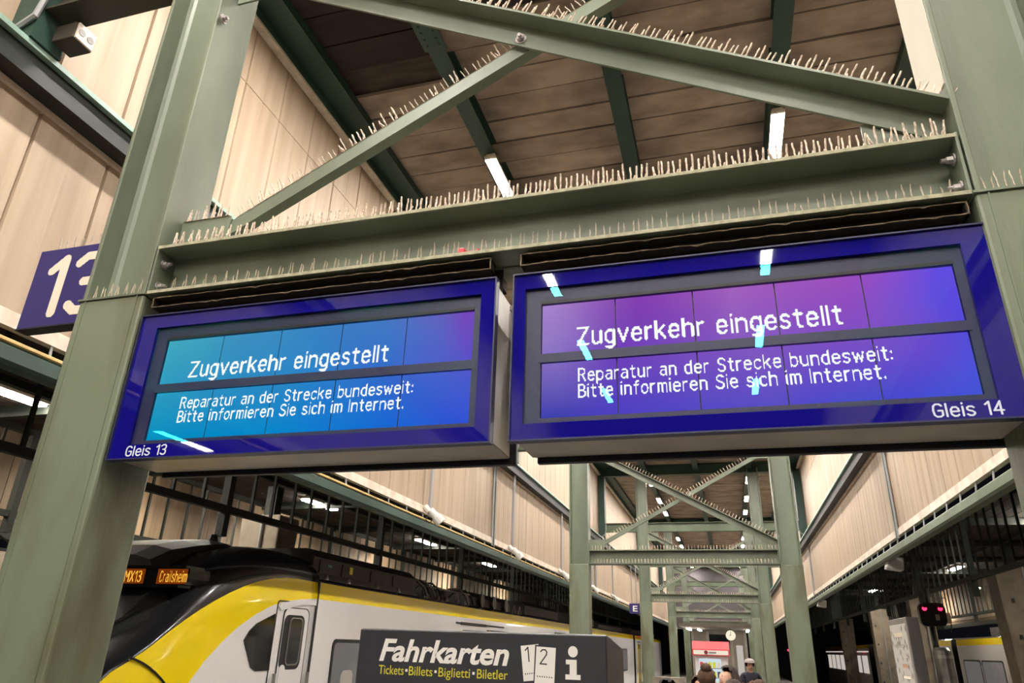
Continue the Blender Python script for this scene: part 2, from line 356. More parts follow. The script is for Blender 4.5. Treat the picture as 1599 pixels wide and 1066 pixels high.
# ceiling with planks
ceil = struct(MB().box(XL-.2, XR+.2, -16, 70, 8.36, 8.42).build('ceiling', 'darkplank'))
BEAMX = [-2.7, -.82, 1.06]
bays = [(XL, -2.7), (-2.7, -.82), (-.82, 1.06), (1.06, XR)]
PW = .43
plk = {}
for bi, (a, b) in enumerate(bays):
    for i in range(26):
        y = 2.42+i*PW
        dz = random.choice((0, 0, 0, .012, -.012))
        key = (bi,)
        if key not in plk:
            w = b-a
            plk[key] = MB().box(-w/2, w/2, .006, PW-.018, 0, .05).mesh('plank', 'plank')
            plk[(bi, 's')] = MB().box(-w/2, w/2, .006, PW-.018, 0, .05).mesh('plank', 'soot')
        soot = (bi == 0 and y < 5.7) or (bi == 1 and y < 5.25) or (bi in (2, 3) and y < 4.6)
        if bi == 0 and abs(y-(2.42+8*PW)) < .01: continue
        link('plank', plk[(bi, 's') if soot else key], ceil, (a/2+b/2, y, 8.29+dz))
mb = MB()
for bi, (a, b) in enumerate(bays):
    for i in range(26, 150):
        y = 2.42+i*PW; dz = random.uniform(-.012, .012)
        mb.box(a, b, y+.006, y+PW-.012, 8.29+dz, 8.34+dz)
    for i in range(-42, 0):
        y = 2.42+i*PW; mb.box(a, b, y+.006, y+PW-.012, 8.29, 8.34)
stuff(mb.build('plank_field', 'plank', ceil))
# roof beams running along the platform
for i, x in enumerate(BEAMX):
    b = MB().ext([(-.1, 8.06), (.1, 8.06), (.1, 8.08), (.012, 8.08), (.012, 8.28), (.1, 8.28), (.1, 8.29), (-.1, 8.29), (-.1, 8.28), (-.012, 8.28), (-.012, 8.08), (-.1, 8.08)], -16, 70, lambda u, v, t, x=x: (x+u, t, v)).build('roof_beam', 'darkgreen', ceil)
    for yj in (5.35, 11.4):
        p = MB().box(x-.13, x+.13, yj-.22, yj+.22, 8.04, 8.06).build('splice_plate', 'darkgreen', ceil)
        for sx in (-.07, .07):
            for sy in (-.14, -.05, .05, .14):
                MB().tube([(x+sx, yj+sy, 8.045), (x+sx, yj+sy, 8.025)], .014, 6).build('bolt', 'darkgreen', p)
# edge beam at the wall heads
for sgn, xw in ((1, XL), (-1, XR)):
    e = MB()
    e.box(min(xw, xw+sgn*.10), max(xw, xw+sgn*.10), -16, 70, 8.02, 8.29)
    e.box(min(xw+sgn*.10, xw+sgn*.42), max(xw+sgn*.10, xw+sgn*.42), -16, 70, 8.16, 8.29)
    e.build('edge_beam', 'darkgreen', ceil)
    MB().box(min(xw+sgn*.03, xw+sgn*.13), max(xw+sgn*.03, xw+sgn*.13), -16, 70, 7.985, 8.02).build('edge_trim', 'trimwhite', ceil)

# side walls (fascias) made of panels
def wall(name, xw, sgn, ystart, yend, label):
    # backing board
    w = struct(MB().box(min(xw, xw-sgn*.06), max(xw, xw-sgn*.06), -16, 78, 3.74, 8.3).build(name, 'beigeback'), label)
    pitch = .62
    rows = [(3.81, 5.34), (5.56, 7.265), (7.275, 8.0)]
    t = .022
    meshes = []
    for (a, b) in rows:
        h = b-a
        poly = [(.004, 0), (.014, t), (pitch*.5-.02, t), (pitch*.5, t*.78), (pitch*.5+.02, t), (pitch-.014, t), (pitch-.004, 0)]
        meshes.append(MB().ext(poly, 0, h, lambda u, v, tt: (sgn*v, u, tt)).mesh('panel', 'beige'))
    y = ystart
    n = 0
    while y < yend:
        for (a, b), me in zip(rows, meshes):
            link('panel', me, w, (xw, y, a)); n += 1
        y += pitch
    far = MB()
    yy = y
    while yy < 76:
        for (a, b) in rows: far.box(min(xw, xw+sgn*t), max(xw, xw+sgn*t), yy+.006, yy+pitch-.006, a, b)
        yy += pitch
    yy = ystart-pitch
    while yy > -16:
        for (a, b) in rows: far.box(min(xw, xw+sgn*t), max(xw, xw+sgn*t), yy+.006, yy+pitch-.006, a, b)
        yy -= pitch
    stuff(far.build('panel_field', 'beige', w))
    # I-beam between the bands
    s = lambda a, b: (min(xw+sgn*a, xw+sgn*b), max(xw+sgn*a, xw+sgn*b))
    MB().box(*s(0, .20), -16, 78, 5.33, 5.515).build('wall_beam', 'blackgreen', w)
    MB().box(*s(0, .25), -16, 78, 5.515, 5.555).build('wall_beam_flange', 'flange_lit', w)  # flange colour lightened to look as if it catches light from above
    MB().box(*s(0, .05), -16, 78, 5.29, 5.33).build('wall_beam_trim', 'trimwhite', w)
    # bottom trim, gap hooks and gutter tube
    MB().box(*s(-.02, .05), -16, 78, 3.70, 3.81).build('bottom_trim', 'trimwhite', w)
    g = MB().ext([(-.06, 3.45), (.05, 3.45), (.075, 3.475), (.075, 3.565), (.05, 3.59), (-.06, 3.59), (-.085, 3.565), (-.085, 3.475)], -16, 78, lambda u, v, tt: (xw+u, tt, v)).build('gutter_beam', 'darkgreen' if sgn > 0 else 'green2', w)
    hk = MB()
    yy = 2.3
    while yy < 60:
        hk.tube([(xw+sgn*.03, yy, 3.72), (xw+sgn*.05, yy, 3.57)], .011, 5); yy += .62
    stuff(hk.build('hook', 'conduit', w))
    return w
WL = wall('wall_left', XL, 1, 2.31, 46, 'cream clad fascia wall left of the platform roof')
WR = wall('wall_right', XR, -1, 7.2, 50, 'cream clad fascia wall right of the platform roof')
MB().tube([(XL+.06, -4, 3.605), (XL+.06, 14, 3.605), (XL+.06, 40, 3.605)], .018, 6).build('cable_pipe', mat('brass_cable_pipe', (200, 170, 110), .5), WL)
# covering strips with vertical conduits on the right and left fascia
for w, xw, sgn, ys in ((WR, XR, -1, (13.35, 27.1)), (WL, XL, 1, (13.95, 26.0))):
    for y in ys:
        for k, dy in enumerate((-.06, 0, .06)):
            MB().tube([(xw+sgn*.05, y+dy, 5.33), (xw+sgn*.05, y+dy, 3.66)], .02, 6).build('downpipe', ('conduit', 'darkgreen', 'conduit')[k], w)

# ------------------------------------------------------------------ portal frames
def bolt_mb(p, axis, r=.017, l=.03):
    p = Vector(p); a = Vector(axis)
    mb = MB(); mb.tube([p, p+a*.006], r*1.5, 10); mb.tube([p+a*.006, p+a*(.006+l*.55)], r, 6); mb.tube([p+a*(.006+l*.55), p+a*(.006+l)], r*.55, 8)
    return mb
def spike_mesh(i, dusty):
    rr = random.Random(100+i)
    mb = MB()
    h = rr.uniform(.082, .100)
    def wire(lean, sway, hh, off):
        pts = []; rad = []
        n = 5
        for k in range(n+1):
            t = k/n
            pts.append((off+lean*t*hh+rr.uniform(-.0014, .0014)*(1 if 0 < k else 0), sway*t*hh+rr.uniform(-.001, .001)*(1 if k else 0), t*hh))
            rad.append((.0032 if not dusty else rr.uniform(.0034, .0054)) if k < n else (.0016 if not dusty else .0038))
        mb.tube(pts, rad, 5)
    wire(rr.uniform(-.06, .03), .12, h, -.011)
    wire(rr.uniform(-.02, .10), -.12, h*rr.uniform(.75, 1), .011)
    if dusty:
        wire(rr.uniform(.2, .45), .1, h*rr.uniform(.35, .5), -.004)
    return mb.mesh('spike', 'dust_backlit' if dusty else 'wire')
SPK = [spike_mesh(i, True) for i in range(6)]+[spike_mesh(20+i, False) for i in range(5)]
def spike_strip(parent, p0, p1, n, dusty=True, stuffed=False, up=None, name='spike_strip', jitter=.006):
    p0, p1 = Vector(p0), Vector(p1); d = (p1-p0).normalized()
    u = Vector(up) if up else Vector((0, 0, 1)); side = u.cross(d).normalized(); u = d.cross(side).normalized()
    base = MB()
    a, b = p0, p1
    w = .012
    base.quad([a-side*w, a+side*w, b+side*w, b-side*w]); base.quad([a-side*w+u*.003, b-side*w+u*.003, b+side*w+u*.003, a+side*w+u*.003])
    st = base.build(name, 'dust_backlit' if dusty else 'wire', None if parent is None else parent)
    R = Matrix((d, side, u)).transposed()
    if not stuffed:
        for i in range(n):
            c = p0+(p1-p0)*((i+.5)/n)+d*random.uniform(-jitter, jitter)
            me = random.choice(SPK[:6] if (dusty is True or (dusty == 'mix' and random.random() < .5)) else SPK[6:])
            o = bpy.data.objects.new('spike', me); COL.objects.link(o); o.parent = st
            rot = R @ Matrix.Rotation(random.uniform(-.15, .15)+(math.pi if random.random() < .3 else 0), 3, 'Z')
            o.matrix_local = Matrix.Translation(c) @ rot.to_4x4()
    else:
        mb = MB()
        for i in range(n):
            c = p0+(p1-p0)*((i+.5)/n)
            for s in (-.3, .3):
                t = c+u*.085+side*.085*s*.6+d*random.uniform(-.012, .012)
                mb.tube([c, t], [.006, .0035], 3)
        stuff(mb.build('spike_row', 'dust_backlit', st))
    return st
def ang_brace(parent, p0, p1, h, front, yb, name, leg):
    """angle bar between two points in an XZ plane; leg='top' projects towards the viewer"""
    (xa, za), (xb, zb_) = p0, p1
    d = Vector((xb-xa, 0, zb_-za)).normalized(); n = Vector((-d.z, 0, d.x))
    if n.z < 0: n = -n
    a, b = Vector((xa, 0, za)), Vector((xb, 0, zb_))
    mb = MB()
    def slab(u0, u1, y0, y1):
        q = [a+n*u0, b+n*u0, b+n*u1, a+n*u1]
        k = len(mb.v)
        mb.v += [(p.x, y0, p.z) for p in q]+[(p.x, y1, p.z) for p in q]
        for f in ((0, 1, 2, 3), (7, 6, 5, 4), (0, 4, 5, 1), (1, 5, 6, 2), (2, 6, 7, 3), (3, 7, 4, 0)): mb.f.append(tuple(k+i for i in f)); mb.m.append(0)
    slab(-h/2, h/2, yb, yb+.012)
    if leg == 'top': slab(h/2-.012, h/2, yb-front, yb)
    else: slab(-h/2, -h/2+.01, yb+.012, yb+front)
    return mb.build(name, 'green', parent), n
def frame(Y, k):
    labs = ['sage green steel portal frame carrying both platform displays, nearest the viewer', 'green steel portal frame second in the row, just below the right display',
            'green steel portal frame third in the row, seen through the second frame', 'green steel portal frame fourth in the row, with a thin cross brace', 'smallest green steel portal frame, fifth in the row, behind the red vending machine']
    t = thing('portal_frame', labs[k], 'steel frame', (XC, Y+.14, 0), 'portal frames along the platform')
    near = k == 0
    ya, yb = Y, Y+.29
    for (xi, s) in ((-2.67, -1), (.975, 1)):
        xo = xi+s*.39
        x0, x1 = min(xi, xo), max(xi, xo)
        tf, tw = .022, .016; ym = (ya+yb)/2; c = .028
        poly = [(x0, ya), (x0+tf, ya), (x0+tf, ym-tw/2-c), (x0+tf+c*.4, ym-tw/2-c*.4), (x0+tf+c, ym-tw/2), (x1-tf-c, ym-tw/2), (x1-tf-c*.4, ym-tw/2-c*.4), (x1-tf, ym-tw/2-c), (x1-tf, ya), (x1, ya),
                (x1, yb), (x1-tf, yb), (x1-tf, ym+tw/2+c), (x1-tf-c, ym+tw/2), (x0+tf+c, ym+tw/2), (x0+tf, ym+tw/2+c), (x0+tf, yb), (x0, yb)]
        cobj = MB().ext(poly, 3.38, 8.06, lambda u, v, q: (u, v, q)).build('column', 'green', t, bevel=.004 if near else 0)
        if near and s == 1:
            MB().box(xi-.004, xi, ya+.012, yb-.004, 3.92, 8.0).build('pale_face', 'pale_coat', t)  # thin pale cream plate over the inner flange face of this column
        low = MB()
        low.ext([(x0-.006, ya-.006), (x1+.006, ya-.006), (x1+.006, yb+.006), (x0-.006, yb+.006)], 0, 3.395, lambda u, v, q: (u, v, q))
        lo = low.build('column_casing', 'green_low', t, bevel=.012)
        if near:
            for xs in (x0+.035, x1-.035):
                MB().box(xs-.004, xs+.004, ya-.010, ya-.006, 0, 3.39).build('casing_seam', 'green_low', lo)
            MB().box(x0-.012, x1+.012, ya-.014, ya+.10, 3.392, 3.402).build('ledge', 'green', lo)
            spike_strip(t, (x0+.03, ya+.02, 3.402), (x1-.03, ya+.02, 3.402), 7, False)
    # double channel beam
    for nm, y0, s in (('beam', ya+.002, 1), ('rear_beam', yb-.002, -1)):
        m = MB()
        yw = y0+s*.125
        yy = lambda a, b: (min(a, b), max(a, b))
        m.box(-2.655, .96, *yy(y0, yw), 3.65, 3.668); m.box(-2.655, .96, *yy(y0, yw), 3.397, 3.413); m.box(-2.655, .96, *yy(yw, yw+s*.01), 3.397, 3.668)
        for xe in (-2.662, .955): m.box(xe, xe+.012, *yy(y0-s*.004, yw), 3.395, 3.675)
        bo = m.build(nm, 'green', t, bevel=.003 if near else 0)
        if near and nm == 'beam':
            for z0_, z1_ in ((3.653, 3.669), (3.396, 3.412)):
                MB().box(-2.655, .96, ya-.003, ya+.004, z0_, z1_).build('dusty_lip', 'lip', bo)
            for xe, ax in ((-2.648, 1), (.953, -1)):
                for zz in (3.46, 3.585):
                    bolt_mb((xe, ya+.05, zz), (ax, 0, 0), .016, .04).build('bolt', 'bolt', bo)
    # X brace
    bB, nB = ang_brace(t, (-2.67, 5.74), (.975, 3.78), .13, .095, ya+.105, 'brace', 'top')
    bA, nA = ang_brace(t, (-2.42, 3.79), (.975, 5.62), .075, .06, ya+.135, 'brace', 'bottom')
    # gusset plates
    for (x0, x1, z0, z1, nm) in ((-2.665, -2.36, 3.665, 3.885, 0), (.68, .97, 3.668, 3.86, 1), (-2.665, -2.3, 5.5, 5.82, 2), (.65, .97, 5.45, 5.82, 3)):
        g = MB().box(x0, x1, ya+.12, ya+.132, z0, z1).build('gusset_plate', 'green', t)
        if near and nm < 2:
            for bx in (.35, .7):
                bolt_mb((x0+(x1-x0)*bx, ya+.12, z0+.07), (0, -1, 0), .02, .035).build('bolt', 'green', g)
    if near:
        bolt_mb((-.79, ya+.105, 4.70), (0, -1, 0), .02, .03).build('bolt', 'bolt', bB)
        bolt_mb((-2.645, ya+.02, 5.26), (1, 0, 0), .02, .03).build('bolt', 'bolt', t)
    # upper cross beam from wall to wall, wall posts, roof beam
    yc = (ya+yb)/2
    def ibeam(name, x0, x1, z0, z1, m, w=.2):
        poly = [(-w/2, z0), (w/2, z0), (w/2, z0+.02), (.012, z0+.02), (.012, z1-.02), (w/2, z1-.02), (w/2, z1), (-w/2, z1), (-w/2, z1-.02), (-.012, z1-.02), (-.012, z0+.02), (-w/2, z0+.02)]
        return MB().ext(poly, x0, x1, lambda u, v, q: (q, yc+u, v)).build(name, m, t)
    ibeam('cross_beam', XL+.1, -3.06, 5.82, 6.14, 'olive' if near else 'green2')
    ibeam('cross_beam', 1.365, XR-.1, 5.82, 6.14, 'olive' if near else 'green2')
    if not near: ibeam('cross_beam', -2.67, .975, 5.82, 6.14, 'green2', .22)
    ibeam('roof_crossbeam', XL+.1, XR-.1, 7.9, 8.28, 'darkgreen', .24)
    for xp, s in ((XL+.03, 1), (XR-.03, -1)):
        xx = sorted((xp, xp+s*.24))
        p = MB()
        p.box(*xx, yc-.12, yc+.12, 5.56, 7.95)
        po = p.build('wall_post', 'darkgreen', t)
        MB().tube([(xp+s*.28, yc-.14, 7.8), (xp+s*.28, yc-.14, 5.9), (xp+s*.24, yc-.14, 5.72), (xp+s*.1, yc-.14, 5.64)], .02, 6).build('conduit', 'conduit', po)
    # spikes
    if near:
        spike_strip(t, (-2.62, ya+.03, 3.668), (.95, ya+.03, 3.668), 76, True)
        spike_strip(t, (-2.58, ya+.05, 3.413), (.93, ya+.05, 3.413), 58, False)
        nb_ = Vector((-2.67, ya+.05, 5.74))+nB*.065; nb2 = Vector((.975, ya+.05, 3.78))+nB*.065
        spike_strip(t, nb_+(nb2-nb_)*.22, nb2, 58, True, up=nB)
        na_ = Vector((-2.42, ya+.145, 3.79))+nA*.0375; na2 = Vector((.975, ya+.145, 5.62))+nA*.0375
        spike_strip(t, na_+(na2-na_)*.03, na_+(na2-na_)*.72, 42, 'mix', up=nA)
        spike_strip(t, (-2.655, ya+.126, 3.885), (-2.37, ya+.126, 3.885), 6, 'mix')
    else:
        spike_strip(t, (-2.62, ya+.03, 3.668), (.95, ya+.03, 3.668), 60, True, True)
        if k < 3:
            spike_strip(t, (-2.58, ya+.05, 3.413), (.93, ya+.05, 3.413), 56, True, True)
            nb_ = Vector((-2.67, ya+.05, 5.74))+nB*.065; nb2 = Vector((.975, ya+.05, 3.78))+nB*.065
            spike_strip(t, nb_, nb2, 64, True, True, up=nB)
            na_ = Vector((-2.42, ya+.145, 3.79))+nA*.0375; na2 = Vector((.975, ya+.145, 5.62))+nA*.0375
            spike_strip(t, na_, na2, 60, True, True, up=nA)
    return t
FRAMES = [frame(Y, k) for k, Y in enumerate(FR)]

# red clip left on the beam
rc = MB(); rc.box(-1.02, -.99, 2.515, 2.56, 3.413, 3.445); rc.box(-.99, -.935, 2.525, 2.55, 3.418, 3.432); rc.box(-.935, -.925, 2.52, 2.555, 3.414, 3.436)
tag(rc.build('plastic_clip', 'redclip', None, bevel=.003), 'small red plastic clip lying on the lower beam flange above the displays', 'clip')

# junction box under the cross beam
jb = thing('junction_box', 'grey socket box hanging under the dark cross beam, top left', 'box', (-4.1, 2.64, 5.60))
MB().box(-4.22, -4.03, 2.64, 2.80, 5.61, 5.75).build('body', mat('box_brown', (52, 46, 37), .6), jb, bevel=.008)
MB().box(-4.03, -4.015, 2.65, 2.79, 5.615, 5.745).build('face_plate', 'trimwhite', jb)
for yy in (2.685, 2.755):
    MB().tube([(-4.015, yy, 5.68), (-4.011, yy, 5.68)], .026, 14).build('socket_ring', 'greyprint', jb)
MB().tube([(-4.12, 2.70, 5.74), (-4.12, 2.70, 5.83)], .02, 6).build('hanger', 'darksteel', jb)

# ------------------------------------------------------------------ ceiling tube lamps
def tube_lamp(x, y, lab, proto=[None]):
    t = thing('tube_lamp', lab, 'lamp', (x, y+.6, 8.06), 'tube lamps under the roof beams')
    if proto[0] is None:
        b = MB().ext([(-.06, 0), (-.085, -.05), (-.085, -.086), (-.077, -.086), (-.077, -.06), (.077, -.06), (.077, -.086), (.085, -.086), (.085, -.05), (.06, 0)], -.6, .6, lambda u, v, q: (u, q, v)).mesh('lamp_body', 'trimwhite')
        d = MB().box(-.076, .076, -.59, .59, -.084, -.061).mesh('diffuser', 'tube')
        e = MB().box(-.08, .08, -.02, .02, -.088, -.05).mesh('end_cap', 'trimwhite')
        proto[0] = (b, d, e)
    for nm, me, dy in (('lamp_body', proto[0][0], 0), ('diffuser', proto[0][1], 0), ('end_cap', proto[0][2], -.61), ('end_cap', proto[0][2], .61)):
        o = bpy.data.objects.new(nm, me); COL.objects.link(o); o.parent = t; o.location = (0, dy, 0)
    return t
ordn = ['first', 'second', 'third', 'fourth', 'fifth', 'sixth', 'seventh', 'eighth', 'ninth', 'tenth', 'eleventh', 'twelfth', 'thirteenth']
for xi, (x, side) in enumerate(((-2.66, 'left'), (1.07, 'right'))):
    ys = [F+q for F in FR for q in (1.2, 5.0, 8.4) if F+q < 60]
    bay = ['first', 'second', 'third', 'fourth', 'last']
    for i, y in enumerate(ys):
        if i == 1: lab = 'white tube lamp on the %s roof beam, largest, just above the near beam' % side
        elif i == 0: lab = 'white tube lamp on the %s roof beam, above the crossing of the near braces' % side
        else: lab = '%s white tube lamp past the %s green frame on the %s roof beam' % (('nearest', 'middle', 'farthest')[i % 3], bay[i//3], side)
        tube_lamp(x, y, lab)
    for i, y in enumerate((.7, -2.5, -6.75, -10.1, -13.3)):
        tube_lamp(x, y, '%s white tube lamp behind the viewer on the %s beam, mirrored in a display' % (ordn[i], side))

# ================================================================== DISPLAYS
def display(x0, x1, xs0, xs1, zs, lcdm, xtexts, label, gleis):
    z0, z1 = 2.562, 3.268
    t = thing('platform_display', label, 'display', ((x0+x1)/2, 2.64, z0), 'platform displays under the near beam')
    # aluminium housing
    h = MB(); h.box(x0+.012, x1-.002, 2.552, 2.80, 2.566, 3.255)
    h.build('housing', 'housing', t, bevel=.006)
    MB().box(x0+.03, x1+.02, 2.815, 2.845, 2.545, 3.26).build('rear_glass', 'rubber', t, bevel=.004)
    MB().box(x0+.02, x1-.02, 2.80, 2.815, 2.57, 3.25).build('gasket', 'rubber', t)
    # printed navy front: four strips around the opening
    yf = 2.508
    xo0, xo1, zo0, zo1 = xs0-.065, xs1+.032, 2.625, 3.203
    f = MB()
    f.box(x0, x1, yf, 2.535, z0, zo0); f.box(x0, x1, yf, 2.535, zo1, z1); f.box(x0, xo0, yf, 2.535, zo0, zo1); f.box(xo1, x1, yf, 2.535, zo0, zo1)
    f.build('navy_front', 'navy', t)
    e = MB(); r = .006
    for (a, b, c, d) in ((x0-r, x1+r, z0-r, z0), (x0-r, x1+r, z1, z1+r), (x0-r, x0, z0, z1), (x1, x1+r, z0, z1)): e.box(a, b, 2.498, 2.54, c, d)
    e.build('edge_frame', 'bezel', t)
    # recessed bezel and mullion
    bz = MB(); yi = 2.524
    bz.box(xo0, xs0, yi, 2.55, zo0, zo1); bz.box(xs1, xo1, yi, 2.55, zo0, zo1); bz.box(xs0, xs1, yi, 2.55, zo0, zs[0]); bz.box(xs0, xs1, yi, 2.55, zs[3], zo1)
    bz.build('bezel', 'bezel', t)
    MB().box(xs0-.01, xs1+.01, yi-.004, 2.55, zs[1], zs[2]).build('mullion', 'bezel', t)
    MB().box(xs0, xs1, yi-.006, yi, zs[3], zs[3]+.012).build('top_seal', 'rubber', t)
    bk = MB().box(xs0, xs1, 2.5375, 2.55, zs[0], zs[3]).build('backing', 'rubber', t)
    n = 5; w = (xs1-xs0)/n
    for (a, b) in ((zs[0], zs[1]), (zs[2], zs[3])):
        for i in range(n):
            MB().box(xs0+i*w+.0023, xs0+(i+1)*w-.0023, 2.5345, 2.536, a+.001, b-.001).build('lcd_panel', lcdm, t)
    (ha, hb), (a1, b1), (a2, b2) = xtexts
    yt = 2.5338
    dotmatrix('Zugverkehr eingestellt', ha, hb, 2.946, .0715, yt, 'headline_text', t, 'textlit', 16, 1.02, 1.9)
    dotmatrix('Reparatur an der Strecke bundesweit:', a1, b1, 2.7945, .049, yt, 'message_text', t, 'textlit', 13, .90, 1.9)
    dotmatrix('Bitte informieren Sie sich im Internet.', a2, b2, 2.7285, .049, yt, 'message_text', t, 'textlit', 13, .90, 1.9)
    g = gleis
    dotmatrix(g[0], g[1], g[2], 2.5745, .0425, 2.5072, 'track_number_text', t, 'backlit', 44, .95, 1.75)
    MB().box(xo0+.001, xo1-.001, 2.512, 2.516, zo0+.001, zo1-.001).build('glass_pane', 'glass', t)
    # mounting channel below the beam
    for y0 in (2.515, 2.70):
        c = MB(); xa, xb = x0+.02, x1-.03
        c.box(xa, xb, y0, y0+.06, 3.372, 3.377); c.box(xa, xb, y0, y0+.06, 3.322, 3.327); c.box(xa, xb, y0+.055, y0+.06, 3.322, 3.377)
        c.box(xa, xa+.005, y0, y0+.06, 3.322, 3.377); c.box(xb-.005, xb, y0, y0+.06, 3.322, 3.377)
        c.build('mounting_rail', 'cavity', t)
        if y0 < 2.6:
            l = MB(); rr = random.Random(int(x0*100))
            for zz in (3.3745, 3.3245):
                pts = []; rad = []
                k = 60
                for i in range(k+1): pts.append((xa+(xb-xa)*i/k, y0-.001, zz+rr.uniform(-.0022, .0022)-(.006 if rr.random() < .05 else 0))); rad.append(rr.uniform(.0012, .0038))
                l.tube(pts, rad, 5)
            for xx in (xa, xb): l.tube([(xx, y0-.001, 3.375), (xx+rr.uniform(-.004, .004), y0-.001, 3.35), (xx, y0-.001, 3.322)], .0028, 5)
            l.build('dust_fringe', 'fringe', t)
    for xx in (x0+.15, x1-.2):
        MB().box(xx, xx+.06, 2.60, 2.66, 3.25, 3.40).build('hanger', 'cavity', t)
    MB().box(x0+.02, x1-.02, 2.66, 2.67, 3.25, 3.40).build('back_plate', 'cavity', t)
    return t
ZS = (2.648, 2.876, 2.9125, 3.131)
ZL = (2.646, 2.874, 2.9125, 3.138)
display(-2.640, -.835, -2.482, -.93, ZL, 'lcdL', ((-2.322, -1.318), (-2.333, -1.188), (-2.332, -1.224)),
        'blue framed platform display glowing cyan, marked Gleis 13', ('Gleis 13', -2.548, -2.334))
display(-.752, .972, -.640, .856, ZS, 'lcdR', ((-.491, .470), (-.490, .608), (-.490, .576)),
        'blue framed platform display glowing violet, marked Gleis 14', ('Gleis 14', .692, .892))
# light bracket plate between the two displays
br = MB(); br.box(-.795, -.788, 2.62, 2.86, 2.75, 3.16); br.box(-.80, -.782, 2.60, 2.88, 3.16, 3.18)
tag(br.build('bracket_plate', 'housing'), 'pale metal bracket plate in the gap between the two displays', 'bracket')

# ------------------------------------------------------------------ track sign 13
sg = thing('track_sign', 'navy track sign with white number 13 beside the left column', 'sign', (-3.34, 2.66, 3.35), None)
MB().box(-3.63, -3.055, 2.63, 2.70, 3.352, 3.842).build('board', 'navysign', sg, bevel=.004)
MB().box(-3.632, -3.055, 2.626, 2.704, 3.345, 3.353).build('lower_edge', 'rubber', sg)
dotmatrix('1', -3.50, -3.418, 3.43, .335, 2.6285, 'numeral', sg, 'cream', 90, 1.12)
dotmatrix('3', -3.315, -3.15, 3.43, .335, 2.6285, 'numeral', sg, 'cream', 90, 1.12)
spike_strip(sg, (-3.58, 2.66, 3.842), (-3.06, 2.66, 3.842), 9, False)
MB().box(-3.06, -3.04, 2.64, 2.69, 3.42, 3.78).build('clamp', 'green', sg)
# far sign E
se = thing('section_sign', 'small navy section sign with white letter E under the left fascia', 'sign', (-4.0, 33, 3.2))
MB().box(-4.21, -3.77, 32.96, 33.04, 3.25, 3.66).build('board', 'navysign', se)
textmesh('E', 1, 'white', 'letter', se, (-4.06, 32.955, 3.34), cap=.24, width=.2, bold=.02)
for xx in (-4.1, -3.9): MB().tube([(xx, 33, 3.66), (xx, 33, 5.38), (XL+.1, 33, 5.42)], .02, 5).build('hanger', 'conduit', se)

# ------------------------------------------------------------------ loudspeakers
def speaker_round(y, lab):
    t = thing('loudspeaker', lab, 'loudspeaker', (XL+.16, y, 3.62), 'white loudspeakers on poles along the left fascia')
    x = XL+.16
    MB().tube([(x-.03, y, 5.36), (x-.03, y, 3.68)], .03, 6).build('pole', 'conduit', t)
    MB().tube([(x-.10, y-.04, 3.80), (x-.03, y-.02, 3.72)], .05, 8).build('bracket', 'speaker', t)
    a, b = Vector((x, y-.05, 3.74)), Vector((x+.16, y+.03, 3.55))
    MB().tube([a, a+(b-a)*.55, a+(b-a)*.56, b], [.055, .06, .082, .088], 12).build('body', 'speaker', t, smooth=False)
    MB().tube([(x-.06, y, 3.66), (x-.05, y-.06, 3.58), (x, y-.05, 3.54), (x+.05, y, 3.6)], .009, 5).build('cable', 'black', t)
for i, y in enumerate((10.4, 15.1, 20.0, 24.8, 29.5)):
    speaker_round(y, '%s white tube loudspeaker from the front on a thin pole at the left fascia' % ['first', 'second', 'third', 'fourth', 'fifth'][i])
def speaker_box(y, lab):
    x = XR+.12
    t = thing('loudspeaker', lab, 'loudspeaker', (x, y, 3.3), 'box loudspeakers under the right gutter')
    mb = MB(); q = [(-.15, -.09), (.13, -.13), (.16, .10), (-.08, .13)]
    mb.ext(q, y-.13, y+.13, lambda u, v, tt: (x+u, tt, 3.42+v)); mb.build('body', 'speaker', t, bevel=.02)
    MB().tube([(x-.05, y, 3.64), (x+.05, y, 3.56), (x+.13, y, 3.45), (x+.1, y, 3.42)], .018, 6).build('arm', 'speaker', t)
for i, y in enumerate((14.9, 27.0, 39.0)):
    speaker_box(y, ['large pale box loudspeaker hanging under the right gutter, nearest one', 'middle pale box loudspeaker under the right gutter', 'tiny far box loudspeaker under the right gutter'][i])

